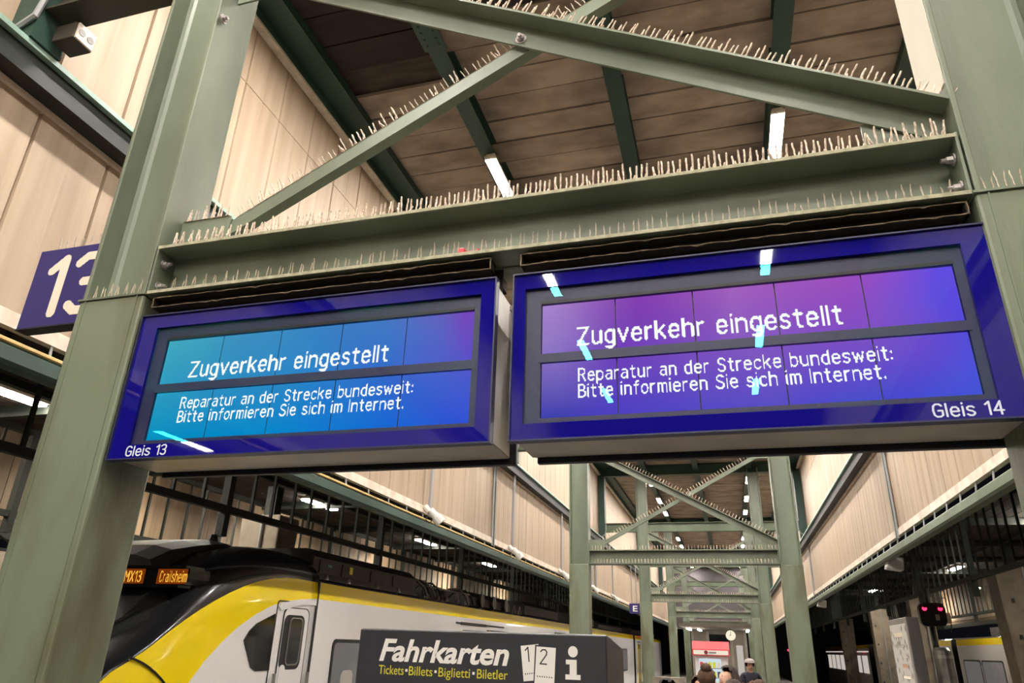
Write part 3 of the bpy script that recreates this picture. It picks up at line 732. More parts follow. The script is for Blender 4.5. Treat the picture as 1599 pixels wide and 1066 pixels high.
# ================================================================== OUTER CANOPIES, NEIGHBOUR FASCIAS
def canopy(xc, side, lab):
    s = -1 if side == 'left' else 1
    half = 2.1
    t = thing('track_canopy', lab, 'canopy', (xc, 30, 0), 'low canopies over the tracks')
    MB().box(xc-half-.1, xc+half+.1, -6, 78, 5.06, 5.14).build('roof_slab', 'darkplank', t)
    # underside boards: long strips
    for i in range(11):
        x = xc-half+.02+i*.38
        MB().box(x, x+.355, -6, 78, 5.03, 5.06).build('roof_board', 'darkplank', t)
    for x in (xc-half, xc+half, xc):
        MB().box(x-.06, x+.06, -6, 78, 4.93, 5.03).build('canopy_beam', 'darksteel', t)
    for yy in range(-4, 78, 4):
        MB().box(xc-half, xc+half, yy-.06, yy+.06, 4.86, 5.03).build('rafter', 'darksteel', t)
    # hanging skirts of bars
    for x in (xc-half, xc+half):
        nearside = abs(x-XC) < abs(xc-XC)
        MB().box(x-.05, x+.05, -6, 78, 3.55, 3.65).build('skirt_rail', 'darksteel', t)
        me = MB().box(-.022, .022, -.022, .022, 3.6, 4.95).mesh('bar', 'darksteel')
        post = MB().box(-.06, .06, -.06, .06, 3.2 if nearside else 3.3, 5.0).mesh('skirt_post', 'darksteel')
        y = 4.0; i = 0; far = MB()
        while y < 76:
            if i % 9 == 0: link('skirt_post', post, t, (x, y, 0))
            elif i < 110: link('bar', me, t, (x, y, 0))
            else: far.box(x-.016, x+.016, y-.016, y+.016, 3.6, 4.95)
            y += .62 if i % 2 else .54; i += 1
        stuff(far.build('bar_field', 'darksteel', t))
    return t
CL = canopy(-9.3, 'left', 'low dark canopy with hanging bar skirts over the tracks behind the left train')
CR = canopy(7.6, 'right', 'low dark canopy with hanging bar skirts over the tracks at the right')
def low_lamp(x, y, lab, L=1.5):
    t = thing('canopy_lamp', lab, 'lamp', (x, y, 4.99), 'lamps under the low canopies')
    MB().box(x-.13, x+.13, y-L/2, y+L/2, 4.97, 5.03).build('lamp_body', 'trimwhite', t)
    for s in (-1, 1):
        MB().box(x-.10, x+.10, y+s*L/4-L/4*.92, y+s*L/4+L/4*.92, 4.935, 4.97).build('diffuser', 'tube_low', t)
low_lamp(-9.75, 7.1, 'white lamp under the left canopy, cut by the left column')
low_lamp(-9.75, 16.0, 'white twin lamp under the left canopy, just below the left display')
low_lamp(-9.75, 30.0, 'small far white lamp under the left canopy')
low_lamp(-9.75, 11.7, 'added white lamp under the left canopy, unseen behind the left display'); low_lamp(-8.9, -4.9, 'white lamp under the left canopy behind the viewer, mirrored in the left display'); low_lamp(-9.75, 23, 'dim white lamp under the left canopy between the bars')  # lamp behind the display is added to brighten the concrete pillar
low_lamp(7.1, 19.5, 'white lamp under the right canopy over the yellow train'); low_lamp(8.2, 31, 'white lamp under the right canopy, far along')
low_lamp(7.1, 42, 'tiny white lamp under the right canopy')
# neighbour fascias
def nfascia(name, x, s, label):
    w = struct(MB().box(min(x, x-s*.05), max(x, x-s*.05), -6, 78, 3.7, 8.0).build(name, 'beigeback'), label)
    y = 2.0
    me = MB().box(0, .03, .008, .9-.008, 3.86, 5.95).mesh('panel', 'beige')
    far = MB(); i = 0
    while y < 76:
        if i < 60: link('panel', me, w, (x if s > 0 else x-.03, y, 0))
        else: far.box(x-.03, x+.03, y+.008, y+.892, 3.86, 5.95)
        y += .9; i += 1
    stuff(far.build('panel_field', 'beige', w))
    MB().box(x-.12, x+.12, -6, 78, 3.5, 3.7).build('gutter_beam', 'darksteel', w)
    MB().box(min(x, x+s*.12), max(x, x+s*.12), -6, 78, 5.95, 6.15).build('wall_beam', 'darkgreen', w)
    up_ = MB().box(min(x, x+s*.03), max(x, x+s*.03), -6, 78, 6.16, 8.0).build('upper_band', 'beige', w)
    return w
nfascia('wall_far_left', -14.05, 1, 'cream fascia of the next platform behind the left train')
nfascia('wall_far_right', 12.4, -1, 'cream fascia of the next platform at the right')
# lamps of the neighbouring platforms (tubes outside their fascias)
for (x, s, ys, sd) in ((-14.05, 1, (6.5, 13.5, 20.5, 28, 36, 46), 'left'), (12.4, -1, (17, 24, 31, 40, 50), 'right')):
    for i, y in enumerate(ys):
        t = thing('fascia_lamp', '%s slim white lamp on a bracket of the far %s fascia' % (ordn[i], sd), 'lamp', (x+s*1.2, y, 4.9), 'lamps of the far %s fascia' % sd)
        MB().box(x+s*1.2-.08, x+s*1.2+.08, y-.6, y+.6, 4.95, 5.0).build('lamp_body', 'trimwhite', t)
        MB().box(x+s*1.2-.07, x+s*1.2+.07, y-.58, y+.58, 4.915, 4.95).build('diffuser', 'tube_side', t)
        MB().tube([(x+s*1.2, y, 4.99), (x+s*.05, y, 5.2)], .02, 5).build('arm', 'darksteel', t)
# far end of the hall
struct(MB().box(-20, 20, 88, 88.3, -1, 9).build('wall_back', 'black'))

struct(MB().box(XL, XR, 61.5, 61.7, 3.4, 8.3).build('wall_end', mat('dim_grey_boards', (74, 69, 71), .8, c2=(60, 56, 58), scale=2, amt=.6)), 'grey end wall above the far platform')
# concrete pillars
def pillar(x, y, lab, w=.75):
    t = thing('concrete_pillar', lab, 'pillar', (x, y, -.85), 'concrete canopy pillars')
    mb = MB(); a, b = w/2*.85, w/2*1.1
    k = len(mb.v)
    mb.v += [(x-a, y-a*.8, -.85), (x+a, y-a*.8, -.85), (x+a, y+a*.8, -.85), (x-a, y+a*.8, -.85), (x-b, y-b*.8, 4.2), (x+b, y-b*.8, 4.2), (x+b, y+b*.8, 4.2), (x-b, y+b*.8, 4.2)]
    for f in ((0, 3, 2, 1), (4, 5, 6, 7), (0, 1, 5, 4), (1, 2, 6, 5), (2, 3, 7, 6), (3, 0, 4, 7)): mb.f.append(tuple(k+i for i in f)); mb.m.append(0)
    mb.build('shaft', 'concrete', t, bevel=.03)
    MB().box(x-.12, x+.12, y-.12, y+.12, 4.2, 4.85).build('head_post', 'darksteel', t)
    MB().tube([(x+w*.1, y-w*.44, -.85), (x+w*.1, y-w*.5, 4.2)], .03, 6).build('pipe', 'conduit', t)
    for z in (.6, 1.5, 2.4, 3.3):
        MB().box(x-.30, x-.24, y-w*.47, y-w*.38, z, z+.1).build('clamp', 'darksteel', t)
pillar(-9.3, 13.4, 'grey concrete pillar standing behind the left train roof', .85)
pillar(7.6, 23.6, 'broad concrete pillar at the right picture edge', 1.0)
pillar(7.6, 35.0, 'concrete pillar behind the red signal at the right', .8)
pillar(7.6, 44.5, 'slim far concrete pillar left of the lit poster', .8)
pillar(7.6, 57, 'distant concrete pillar hidden among the right frames', .8)

# ================================================================== LEFT TRAIN
TX = -5.7; TC = -7.1
tr = thing('commuter_train', 'yellow and white commuter train with black cab front, destination Crailsheim', 'train', (TC, 20, -.7))
def interp(t, pts):
    if t <= pts[0][0]: return pts[0][1]
    for (a, va), (b, vb) in zip(pts[:-1], pts[1:]):
        if t <= b:
            q = (t-a)/(b-a); return va+(vb-va)*q
    return pts[-1][1]
def smooth(t, pts):
    # Catmull-Rom through the points
    if t <= pts[0][0]: return pts[0][1]
    if t >= pts[-1][0]: return pts[-1][1]
    for i in range(len(pts)-1):
        (a, va), (b, vb) = pts[i], pts[i+1]
        if t <= b:
            m0 = (vb-pts[i-1][1])/(b-pts[i-1][0]) if i else (vb-va)/(b-a)
            m1 = (pts[i+2][1]-va)/(pts[i+2][0]-a) if i+2 < len(pts) else (vb-va)/(b-a)
            q = (t-a)/(b-a); h = b-a
            return (2*q**3-3*q*q+1)*va+(q**3-2*q*q+q)*h*m0+(-2*q**3+3*q*q)*vb+(q**3-q*q)*h*m1
ZUP = [(5.5, .75), (5.8, 1.02), (6.12, 1.42), (6.51, 1.66), (6.91, 1.94), (7.36, 2.19), (7.96, 2.43), (8.5, 2.555), (8.9, 2.595), (9.6, 2.595)]
ZLO = [(5.5, -.2), (6.2, .2), (6.8, .85), (7.22, 1.38), (7.51, 1.68), (8.01, 2.01), (8.62, 2.25), (9.2, 2.34), (9.6, 2.37)]
ZTP = [(5.5, .95), (5.8, 1.22), (6.2, 1.55), (6.6, 1.86), (6.9, 2.12), (7.1, 2.34), (7.25, 2.56), (7.5, 2.74), (7.9, 2.87), (8.4, 2.96), (9.0, 3.02), (9.6, 3.0)]
HW = [(5.5, 1.02), (5.8, 1.18), (6.2, 1.29), (6.7, 1.36), (7.3, 1.395), (8, 1.4), (9.6, 1.4)]
def cab_ring(Y):
    hw = smooth(Y, HW); zu = smooth(Y, ZUP); zl = smooth(Y, ZLO); zt = max(smooth(Y, ZTP), zu+.12)
    half = [(hw-.05, -.55), (hw, .2 if zl > .4 else zl-.2), (hw, (zl+(.2 if zl > .4 else zl-.2))/2), (hw, zl), (hw-.004, (zl+zu)/2), (hw-.02, zu)]
    n = 7
    for i in range(1, n+1):
        t = i/n*math.pi/2
        half.append((hw*.30+(hw*.70-.02)*math.cos(t)**.75, zu+(zt-zu)*math.sin(t)**.9))
    half.append((0, zt+.02))
    right = [(TC+x, Y, z) for x, z in half]; left = [(TC-x, Y, z) for x, z in half[:-1]][::-1]
    return right+left, len(half)
mb = MB(); rings = []
ysamp = [5.5, 5.6, 5.72, 5.85, 6.0, 6.2, 6.4, 6.6, 6.8, 7.0, 7.2, 7.4, 7.65, 7.9, 8.2, 8.5, 8.8, 9.1, 9.4, 9.62]
for Y in ysamp:
    r, nh = cab_ring(Y); rings.append(len(mb.v)); mb.v += r; L = len(r)
def cls(i):
    j = i if i < nh-1 else L-2-i
    return 0 if j < 3 else (1 if j < 5 else 2)
for a, b in zip(rings[:-1], rings[1:]):
    for i in range(L-1):
        mb.f.append((a+i, a+i+1, b+i+1, b+i)); mb.m.append(cls(i))
mb.f.append(tuple(rings[0]+i for i in range(L))); mb.m.append(2)
mb.f.append(tuple(rings[-1]+i for i in range(L-1, -1, -1))); mb.m.append(2)
cab = mb.build('cab', ['trainwhite', 'trainyellow', 'trainblack'], tr, smooth=True)
# car bodies
def car(y0, y1, parent, TX, TC, roofm='trainblack'):
    s = 1 if TX > TC else -1
    hw = abs(TX-TC)
    half = [(hw-.05, -.55), (hw, .2), (hw, 2.37), (hw-.02, 2.60), (hw-.16, 2.66), (hw-.16, 2.62), (.6, 2.72), (0, 2.74)]
    cl = [0, 0, 1, 2, 2, 2, 2]
    pr = [(x, z) for x, z in half]+[(-x, z) for x, z in half[:-1]][::-1]
    mb = MB(); n = len(pr)
    mb.v += [(TC+s*x, y0, z) for x, z in pr]+[(TC+s*x, y1, z) for x, z in pr]
    cc = cl+cl[::-1]
    for i in range(n-1): mb.f.append((i, i+1, n+i+1, n+i)); mb.m.append(cc[i])
    mb.f.append(tuple(range(n))); mb.m.append(2); mb.f.append(tuple(range(2*n-1, n-1, -1))); mb.m.append(2)
    return mb.build('car_body', ['trainwhite', 'trainyellow', roofm], parent)
car(9.65, 27.5, tr, TX, TC); car(28.3, 46, tr, TX, TC); car(46.8, 64, tr, TX, TC)
for y in (27.5, 46): MB().box(TC-1.2, TC+1.2, y-.02, y+.82, -.4, 2.5).build('bellows', 'black', tr)
XF = TX+.004
def side_poly(name, pts, m, parent, x=XF, t=.008, TXs=1):
    mb = MB(); mb.ext(pts, x-.004, x+t*TXs, lambda u, v, q: (q, u, v)); return mb.build(name, m, parent)
def rr_poly(y0, y1, z0, z1, r, n=4):
    out = []
    for cx, cz, a0 in ((y1-r, z1-r, 0), (y0+r, z1-r, 90), (y0+r, z0+r, 180), (y1-r, z0+r, 270)):
        for i in range(n+1):
            a = math.radians(a0+90*i/n); out.append((cx+r*math.cos(a), cz+r*math.sin(a)))
    return out
def ring_poly(name, outer, inner, m, parent, x0, x1):
    mb = MB(); n = len(outer)
    for xx in (x0, x1):
        mb.v += [(xx, u, v) for u, v in outer]+[(xx, u, v) for u, v in inner]
    for i in range(n):
        j = (i+1) % n
        for b, rev in ((0, 0), (2*n, 1)):
            mb.f.append((b+i, b+j, b+n+j, b+n+i)); mb.m.append(0)
        mb.f.append((i, j, 2*n+j, 2*n+i)); mb.m.append(0); mb.f.append((n+i, n+j, 3*n+j, 3*n+i)); mb.m.append(0)
    return mb.build(name, m, parent)
# cab side window, gap line, door
side_poly('cab_window', [(8.04, 1.80), (8.12, 1.91), (8.25, 2.0), (8.62, 2.13), (8.66, 1.46), (8.37, 1.455), (8.26, 1.50)], 'darkglass', tr)
door = ring_poly('cab_door', rr_poly(8.64, 9.60, -.3, 2.30, .05), rr_poly(8.655, 9.585, -.285, 2.285, .045), 'seal', tr, XF, XF+.006)
side_poly('door_leaf', rr_poly(8.82, 9.44, -.25, 2.22, .1), 'trainwhite', door, XF, .010)
ring_poly('leaf_gap', rr_poly(8.815, 9.445, -.255, 2.225, .1), rr_poly(8.827, 9.433, -.243, 2.213, .1), 'seal', door, XF, XF+.012)
side_poly('window_seal', rr_poly(8.84, 9.34, 1.46, 2.13, .1), 'seal', door, XF, .014)
side_poly('door_window', rr_poly(8.99, 9.27, 1.53, 2.08, .06), 'greyglass', door, XF, .018)
ring_poly('window_trim', rr_poly(8.97, 9.29, 1.51, 2.10, .07), rr_poly(8.985, 9.275, 1.525, 2.085, .06), 'steel', door, XF, XF+.024)
side_poly('door_hood', [(8.66, 2.22), (8.7, 2.27), (9.2, 2.33), (9.57, 2.345), (9.57, 2.28), (9.2, 2.27), (8.72, 2.17)], 'trainwhite', door, XF, .02)
for y in (8.72, 9.52):
    MB().tube([(XF+.05, y, .4), (XF+.05, y, 1.42)], .022, 8).build('handrail', 'steel', door)
side_poly('lock_plate', rr_poly(8.86, 9.0, 1.05, 1.52, .07), 'trainwhite', door, XF, .02)
MB().box(TC-1.41, TX+.004, 9.618, 9.655, -.5, 2.6).build('joint_seal', 'black', tr)
# front: joint line between nose and pillar, wiper, windscreen, destination display
pts = []
for i in range(12):
    y = 6.35+i*.09; hw = smooth(y, HW)
    pts.append((TC+hw+.002, y, 1.62-.02*i-.012*i*i*.35))
MB().tube(pts, .012, 5).build('nose_joint', 'black', tr)
def on_front(x, z):
    # Y of the cab surface at height z near the middle
    lo, hi = 5.5, 9
    for _ in range(30):
        m = (lo+hi)/2
        if smooth(m, ZTP) < z: lo = m
        else: hi = m
    return lo
dd = MB(); yv = 6.98
dd.ext([(TC-1.18, 2.36), (TC+1.24, 2.36), (TC+1.31, 2.42), (TC+1.31, 2.525), (TC-1.22, 2.525), (TC-1.27, 2.42)], yv, yv+.35, lambda u, v, q: (u, q, v))
dbox = dd.build('destination_display', 'trainblack', tr)
for xa_, xb_ in ((TC+.18, TC+.71), (TC+.885, TC+1.29)):
    MB().quad([(xa_, yv-.003, 2.362), (xb_, yv-.003, 2.362), (xb_, yv-.003, 2.523), (xa_, yv-.003, 2.523)]).build('led_field', 'amberback', dbox)
MB().box(TC-1.28, TC+1.26, yv-.012, yv+.3, 2.53, 2.56).build('display_frame', 'trainblack', dbox)
MB().box(TC-1.28, TC+1.2, yv-.012, yv+.3, 2.325, 2.355).build('display_frame', 'trainblack', dbox)
dotmatrix('MX13', TC+.445, TC+.665, 2.385, .112, yv-.006, 'route_text', dbox, 'amber', 12, .9, 1.7)
dotmatrix('Crailsheim', TC+.93, TC+1.29, 2.385, .112, yv-.006, 'route_text', dbox, 'amber', 14, .8, 2.1)
# windscreen pane following the cab slope
ws = MB(); gz = [(1.35, .92), (1.6, 1.0), (1.85, 1.06), (2.1, 1.1), (2.28, 1.1)]
prev = None
for z, w in gz:
    y = on_front(0, z)-.05
    a = len(ws.v); ws.v += [(TC-w, y+.10, z), (TC-w*.7, y+.02, z), (TC+w*.7, y+.02, z), (TC+w, y+.10, z)]
    if prev is not None:
        for k in range(3): ws.f.append((prev+k, prev+k+1, a+k+1, a+k)); ws.m.append(0)
    prev = a
ws.build('windscreen', 'greyglass', tr)
wp = MB(); wp.tube([(TC+.3, on_front(0, 1.3)-.16, 1.25), (TC+.62, on_front(0, 1.75)-.13, 1.72), (TC+.92, on_front(0, 2.05)-.05, 2.08)], .016, 5)
wp.tube([(TC+.15, on_front(0, 1.3)-.16, 1.2), (TC+.6, on_front(0, 1.75)-.14, 1.74)], .012, 5)
wp.build('wiper', 'black', tr)
# black roof hood above the cab with antenna
hd = MB()
hr = []
for Y, w, z in ((7.1, .62, 2.70), (7.35, .68, 2.84), (7.8, .72, 2.95), (8.28, .72, 3.03), (8.75, .68, 2.99), (8.95, .6, 2.88)):
    hr.append(len(hd.v)); hd.v += [(TC-w-.1, Y, z-.2), (TC-w, Y, z-.06), (TC-w*.6, Y, z), (TC+w*.6, Y, z), (TC+w, Y, z-.06), (TC+w+.1, Y, z-.2)]
for a, b in zip(hr[:-1], hr[1:]):
    for i in range(5): hd.f.append((a+i, a+i+1, b+i+1, b+i)); hd.m.append(0)
for q in (hr[0], hr[-1]): hd.f.append(tuple(q+i for i in range(6))); hd.m.append(0)
hd.build('roof_hood', 'roofbox', tr)
MB().tube([(TC+.45, 8.35, 3.0), (TC+.45, 8.35, 3.10)], [.08, .05], 8).build('antenna', 'black', tr)
# roof equipment
def rbox(y0, y1, z0, z1, x0, x1, m='roofbox', nm='roof_box'):
    poly = [(x0, z0), (x1, z0), (x1, z1-.12), (x1-.14, z1), (x0+.14, z1), (x0, z1-.12)]
    return MB().ext(poly, y0, y1, lambda u, v, q: (u, q, v)).build(nm, m, tr)
b1 = rbox(9.75, 13.6, 2.70, 3.10, TC-1.1, TX-.22)
for i, y in enumerate((10.2, 10.9, 11.9, 12.8)):
    p = MB().box(TX-.22, TX-.205, y-.28, y+.28, 2.76, 2.95).build('hatch', 'roofbox', b1)
    MB().tube([(TX-.12, y-.2, 2.66), (TX-.12, y-.2, 2.74)], [.05, .02], 8).build('bolt', 'roofgrey', b1)
MB().box(TX-.204, TX-.199, 10.85, 10.95, 2.82, 2.93).build('warning_label', 'yellowprint', b1)
MB().box(TX-.204, TX-.199, 10.15, 10.27, 2.86, 2.90).build('label_plate', mat('teal_plate', (90, 140, 150), .5), b1)
MB().box(TX-.4, TX-.12, 9.8, 13.5, 2.66, 2.70).build('roof_step', 'roofbox', tr)
rbox(14.6, 16.0, 2.70, 3.0, TC-.8, TX-.5); rbox(17.2, 20.6, 2.70, 3.02, TC-.9, TX-.32); rbox(22, 26.6, 2.70, 3.08, TC-1.1, TX-.26)
rbox(29, 34, 2.70, 3.08, TC-1.1, TX-.26); rbox(36, 44, 2.7, 3.0, TC-1, TX-.4); rbox(47.5, 62, 2.7, 3.05, TC-1, TX-.3)
for k, (y, rr_) in enumerate(((13.75, .05), (13.95, .04), (14.2, .045), (14.6, .03), (16.3, .05), (16.7, .035))):
    MB().tube([(TX-.7, y-.3, 2.72), (TX-.5, y-.1, 2.98), (TX-.35, y+.15, 3.0), (TX-.25, y+.35, 2.86), (TX-.25, y+.5, 2.72)], rr_*.7, 6).build('roof_cable', 'black' if k % 2 else 'roofgrey', tr)
for y in (14.4, 15.0, 15.5, 16.2, 16.9, 21.0, 21.6):
    MB().tube([(TX-.3, y, 2.68), (TX-.3, y, 2.76), (TX-.3, y, 2.78), (TX-.3, y, 2.9)], [.06, .06, .03, .03], 8).build('insulator', 'roofgrey', tr)
MB().tube([(TX-.3, 14.3, 2.9), (TX-.28, 17, 2.92)], .02, 6).build('roof_pipe', 'roofgrey', tr)
for y in (17.9, 18.9, 20.0):
    MB().tube([(TX-.31, y, 2.84), (TX-.24, y, 2.84)], .16, 14).build('fan', 'roofgrey', tr)
# side windows with lit interior, doors
def win(y0, y1, z0, z1, parent, x, s=1, lit='interiorwin'):
    o = ring_poly('window_seal', rr_poly(y0, y1, z0, z1, .1), rr_poly(y0+.05, y1-.05, z0+.05, z1-.05, .08), 'seal', parent, x-.01*s, x+.012*s)
    mb = MB(); mb.ext(rr_poly(y0+.05, y1-.05, z0+.05, z1-.05, .08), x-.002*s, x+.004*s, lambda u, v, q: (q, u, v))
    mb.build('window_pane', lit, parent)
    return o
m = mat('window_glow', (60, 60, 64), .06, spec=.8)
bs = m.node_tree.nodes['Principled BSDF']; bs.inputs['Emission Color'].default_value = lin((196, 190, 184))+(1,); bs.inputs['Emission Strength'].default_value = .2
M['interiorwin'] = m
wins = [(10.2, 12.4), (12.9, 14.9), (18.6, 20.6), (21, 23), (23.4, 24.6), (30, 32), (32.6, 34.6), (38.5, 40.5), (41, 43)]
for a, b in wins: win(a, b, .75, 1.85, tr, TX+.004)
# seats seen through the first window
for y in (10.55, 11.2, 11.85):
    MB().ext(rr_poly(y, y+.38, .9, 1.42, .1), TX+.006, TX+.010, lambda u, v, q: (q, u, v)).build('seat_back', 'seat', tr)
def sdoor(y, parent, x, s=1, lit='interiorwin'):
    d = MB().box(min(x, x+s*.012), max(x, x+s*.012), y-.75, y+.75, -.35, 2.12).build('passenger_door', 'anth', parent)
    for q in (-.72, -.06, .06, .72):
        MB().box(min(x, x+s*.02), max(x, x+s*.02), y+q-.045, y+q+.045, -.35, 2.1).build('door_edge', 'trainyellow', d)
    for q in (-.4, .4):
        MB().ext(rr_poly(y+q-.24, y+q+.24, .5, 1.85, .08), x, x+s*.018, lambda u, v, qq: (qq, u, v)).build('door_window', lit, d)
    MB().box(min(x, x+s*.014), max(x, x+s*.014), y-.9, y+.9, 2.22, 2.28).build('door_sill', 'seal', d)
for y in (16.6, 25.8, 36.4, 48.6): sdoor(y, tr, TX+.004)
MB().box(TX+.002, TX+.012, 15.4, 19.0, 2.235, 2.27).build('drip_rail', 'seal', tr)
ind = MB().box(TX+.002, TX+.012, 17.6, 19.6, 1.98, 2.16).build('side_indicator', 'black', tr)
MB().box(TX+.012, TX+.015, 17.7, 18.3, 2.02, 2.13).build('indicator_field', 'amber', ind)
for y in (13.2, 21.5, 30.6, 33.2, 40.5): pass

# ================================================================== RIGHT TRAIN
RX = 8.95; RC = 10.35
t2 = thing('commuter_train', 'yellow and white train at the right platform, behind the concrete pillars', 'train', (RC, 35, -.7))
car(15, 36, t2, RX, RC); car(36.8, 56, t2, RX, RC)
MB().box(RC-1.2, RC+1.2, 36, 36.8, -.4, 2.5).build('bellows', 'black', t2)
for a, b in ((18.2, 20.2), (20.6, 22.6), (23.4, 25), (30.6, 33), (33.2, 35.4), (38, 40.5), (41, 44), (47.5, 50), (50.5, 53)): win(a, b, .75, 1.85, t2, RX-.004, -1, 'darkglass' if a < 23 else 'interiorwin')
for y in (27.0, 28.9, 45.6): sdoor(y, t2, RX-.004, -1, 'interior')
MB().box(RC-.9, RC+.9, 18, 24, 2.72, 3.05).build('roof_box', 'roofbox', t2); MB().box(RC-.9, RC+.9, 27, 33, 2.72, 3.0).build('roof_box', 'roofgrey', t2)
for y in (25, 25.6, 26.2): MB().tube([(RC-1.1, y, 2.72), (RC-1.0, y, 2.95), (RC-.6, y+.3, 2.96)], .05, 6).build('roof_pipe', 'roofgrey', t2)
MB().box(RX-.012, RX, 25.2, 25.42, -.3, 2.6).build('joint_strip', 'seal', t2)
# far lit train on the same right track
t3 = thing('regional_train', 'distant white train with bright windows behind the yellow train at the right', 'train', (RC, 70, -.7))
car(58, 84, t3, RX, RC)
for y in range(59, 83, 3): MB().box(RX-.02, RX-.004, y, y+2.3, .75, 1.9).build('window_pane', 'interior', t3)
MB().box(RX-.016, RX-.004, 58.2, 83.8, 2.12, 2.2).build('roof_light_strip', 'interior', t3)
for (xx, yy, zz, lb) in ((5.4, 84, 2.2, 'far red signal light low at the right beyond the frames'), (.85, 62, 2.75, 'far red signal light right of the kiosk'), (-4.6, 60, 3.0, 'far red signal light left of the kiosk')):
    t = thing('signal_lamp', lb, 'signal', (xx, yy, 0 if abs(xx) < 3 else -.85))
    MB().tube([(xx, yy+.1, 0 if -5.5 < xx < 3.8 else -.85), (xx, yy+.1, zz)], .05, 6).build('post', 'darksteel', t)
    MB().box(xx-.2, xx+.2, yy, yy+.15, zz-.3, zz+.25).build('head', 'black', t)
    MB().tube([(xx, yy, zz), (xx, yy-.04, zz)], .11, 10).build('red_light', 'redlight', t)

# ================================================================== PLATFORM OBJECTS
# ticket machine header
tm = thing('ticket_machine', 'anthracite ticket machine with Fahrkarten header below the displays', 'ticket machine', (-1.01, 3.2, 0))
mbx = MB(); mbx.ext([(3.0, 1.55), (3.0, 1.893), (3.02, 1.897), (3.46, 1.849), (3.46, 1.55)], -1.547, -.478, lambda u, v, q: (q, u, v))
mbx.build('header', 'anth', tm, bevel=.004)
MB().box(-.4785, -.476, 3.004, 3.455, 1.56, 1.845).build('side_sheet', 'brownside', tm)
MB().box(-1.50, -.53, 3.05, 3.44, 0, 1.55).build('cabinet', 'anth', tm, bevel=.01)
MB().box(-1.36, -.98, 3.035, 3.05, 1.05, 1.42).build('screen', 'darkglass', tm)
MB().box(-.85, -.62, 3.03, 3.05, .95, 1.3).build('payment_panel', 'roofgrey', tm)
yt = 2.9985
textmesh('Fahrkarten', 1, 'white', 'header_text', tm, (-1.445, yt, 1.7745), width=.572, cap=.086, shear=.22, bold=.028)
x = -1.443
for wd_, a, b, c in (('Tickets', -1.443, -1.328, 0), ('Billets', -1.305, -1.199, 0), ('Biglietti', -1.173, -1.036, 0), ('Biletler', -1.006, -.876, 0)):
    textmesh(wd_, 1, 'yellowprint', 'subtitle_text', tm, (a, yt, 1.7215), width=b-a, cap=.036, bold=.004)
for xx in (-1.316, -1.186, -1.021): MB().box(xx-.005, xx+.005, yt-.0002, yt, 1.734, 1.744).build('bullet', 'white', tm)
def card(cx, cz, w, h, ang, num, dy):
    ux = Vector((math.cos(ang), 0, math.sin(ang))); uz = Vector((-math.sin(ang), 0, math.cos(ang))); c = Vector((cx, yt-dy, cz))
    mb = MB(); mb.quad([c-ux*w/2-uz*h/2, c+ux*w/2-uz*h/2, c+ux*w/2+uz*h/2, c-ux*w/2+uz*h/2]); o = mb.build('ticket_pictogram', 'white', tm)
    q = c-Vector((0, .0006, 0))
    nm_ = MB(); og = q-ux*w*.26+uz*h*.04
    for pl in GL[num][1]:
        for (xa, za), (xb, zb2) in zip(pl[:-1], pl[1:]):
            k_ = .0074; a_ = og+ux*xa*k_+uz*za*k_; b_ = og+ux*xb*k_+uz*zb2*k_; d_ = (b_-a_).normalized(); n_ = Vector((-d_.z, 0, d_.x))*.0024; e_ = d_*.0018
            nm_.quad([a_-n_-e_, b_-n_+e_, b_+n_+e_, a_+n_-e_])
    nm_.build('pictogram_number', 'anth', o)
    for k in range(7):
        p = q-ux*w*.36+ux*w*.12*k-uz*h*.30
        m_ = MB(); m_.quad([p-ux*.0022-uz*.0022, p+ux*.0022-uz*.0022, p+ux*.0022+uz*.0022, p-ux*.0022+uz*.0022]); m_.build('pictogram_dot', 'anth', o)
card(-.781, 1.787, .074, .130, .12, '1', .0003); 
ob_ = MB(); ob_.quad([(-.770, yt-.0011, 1.708), (-.680, yt-.0011, 1.703), (-.675, yt-.0011, 1.848), (-.765, yt-.0011, 1.853)]); ob_.build('pictogram_outline', 'anth', tm)
card(-.7225, 1.778, .080, .135, -.045, '2', .0016)
ii = MB(); cx = -.611
ii.ext([(cx+.0195*math.cos(a*math.pi/10), 1.832+.0205*math.sin(a*math.pi/10)) for a in range(20)], yt-.001, yt, lambda u, v, q: (u, q, v))
ii.ext([(cx-.028, 1.803), (cx-.028, 1.786), (cx-.013, 1.786), (cx-.013, 1.750), (cx-.03, 1.750), (cx-.03, 1.732), (cx+.03, 1.732), (cx+.03, 1.750), (cx+.015, 1.750), (cx+.015, 1.803)], yt-.001, yt, lambda u, v, q: (u, q, v))
ii.build('information_symbol', 'white', tm)

# vending machine
vm = thing('vending_machine', 'white snack vending machine with red slanted hood among the far frames', 'vending machine', (-.6, 22.1, 0))
MB().box(-1.04, -.17, 21.75, 22.5, .05, 1.78).build('cabinet', 'trainwhite', vm, bevel=.01)
MB().ext([(21.62, 1.9), (21.85, 2.10), (22.5, 2.10), (22.5, 1.9)], -1.09, -.12, lambda u, v, q: (q, u, v)).build('hood', 'red', vm)
sgn_ = MB().box(-1.09, -.12, 21.62, 22.4, 1.74, 1.9).build('sign_box', 'red', vm)
MB().box(-1.06, -.15, 21.61, 21.62, 1.765, 1.875).build('sign_face', 'white', sgn_)
MB().tube([(-.73, 21.61, 1.82), (-.73, 21.605, 1.82)], .05, 14).build('round_emblem', 'darkred', sgn_)
MB().box(-.66, -.46, 21.603, 21.61, 1.80, 1.835).build('faint_lettering', 'greyprint', sgn_)
MB().box(-.93, -.36, 21.735, 21.75, .45, 1.66).build('display_window', 'vend', vm)
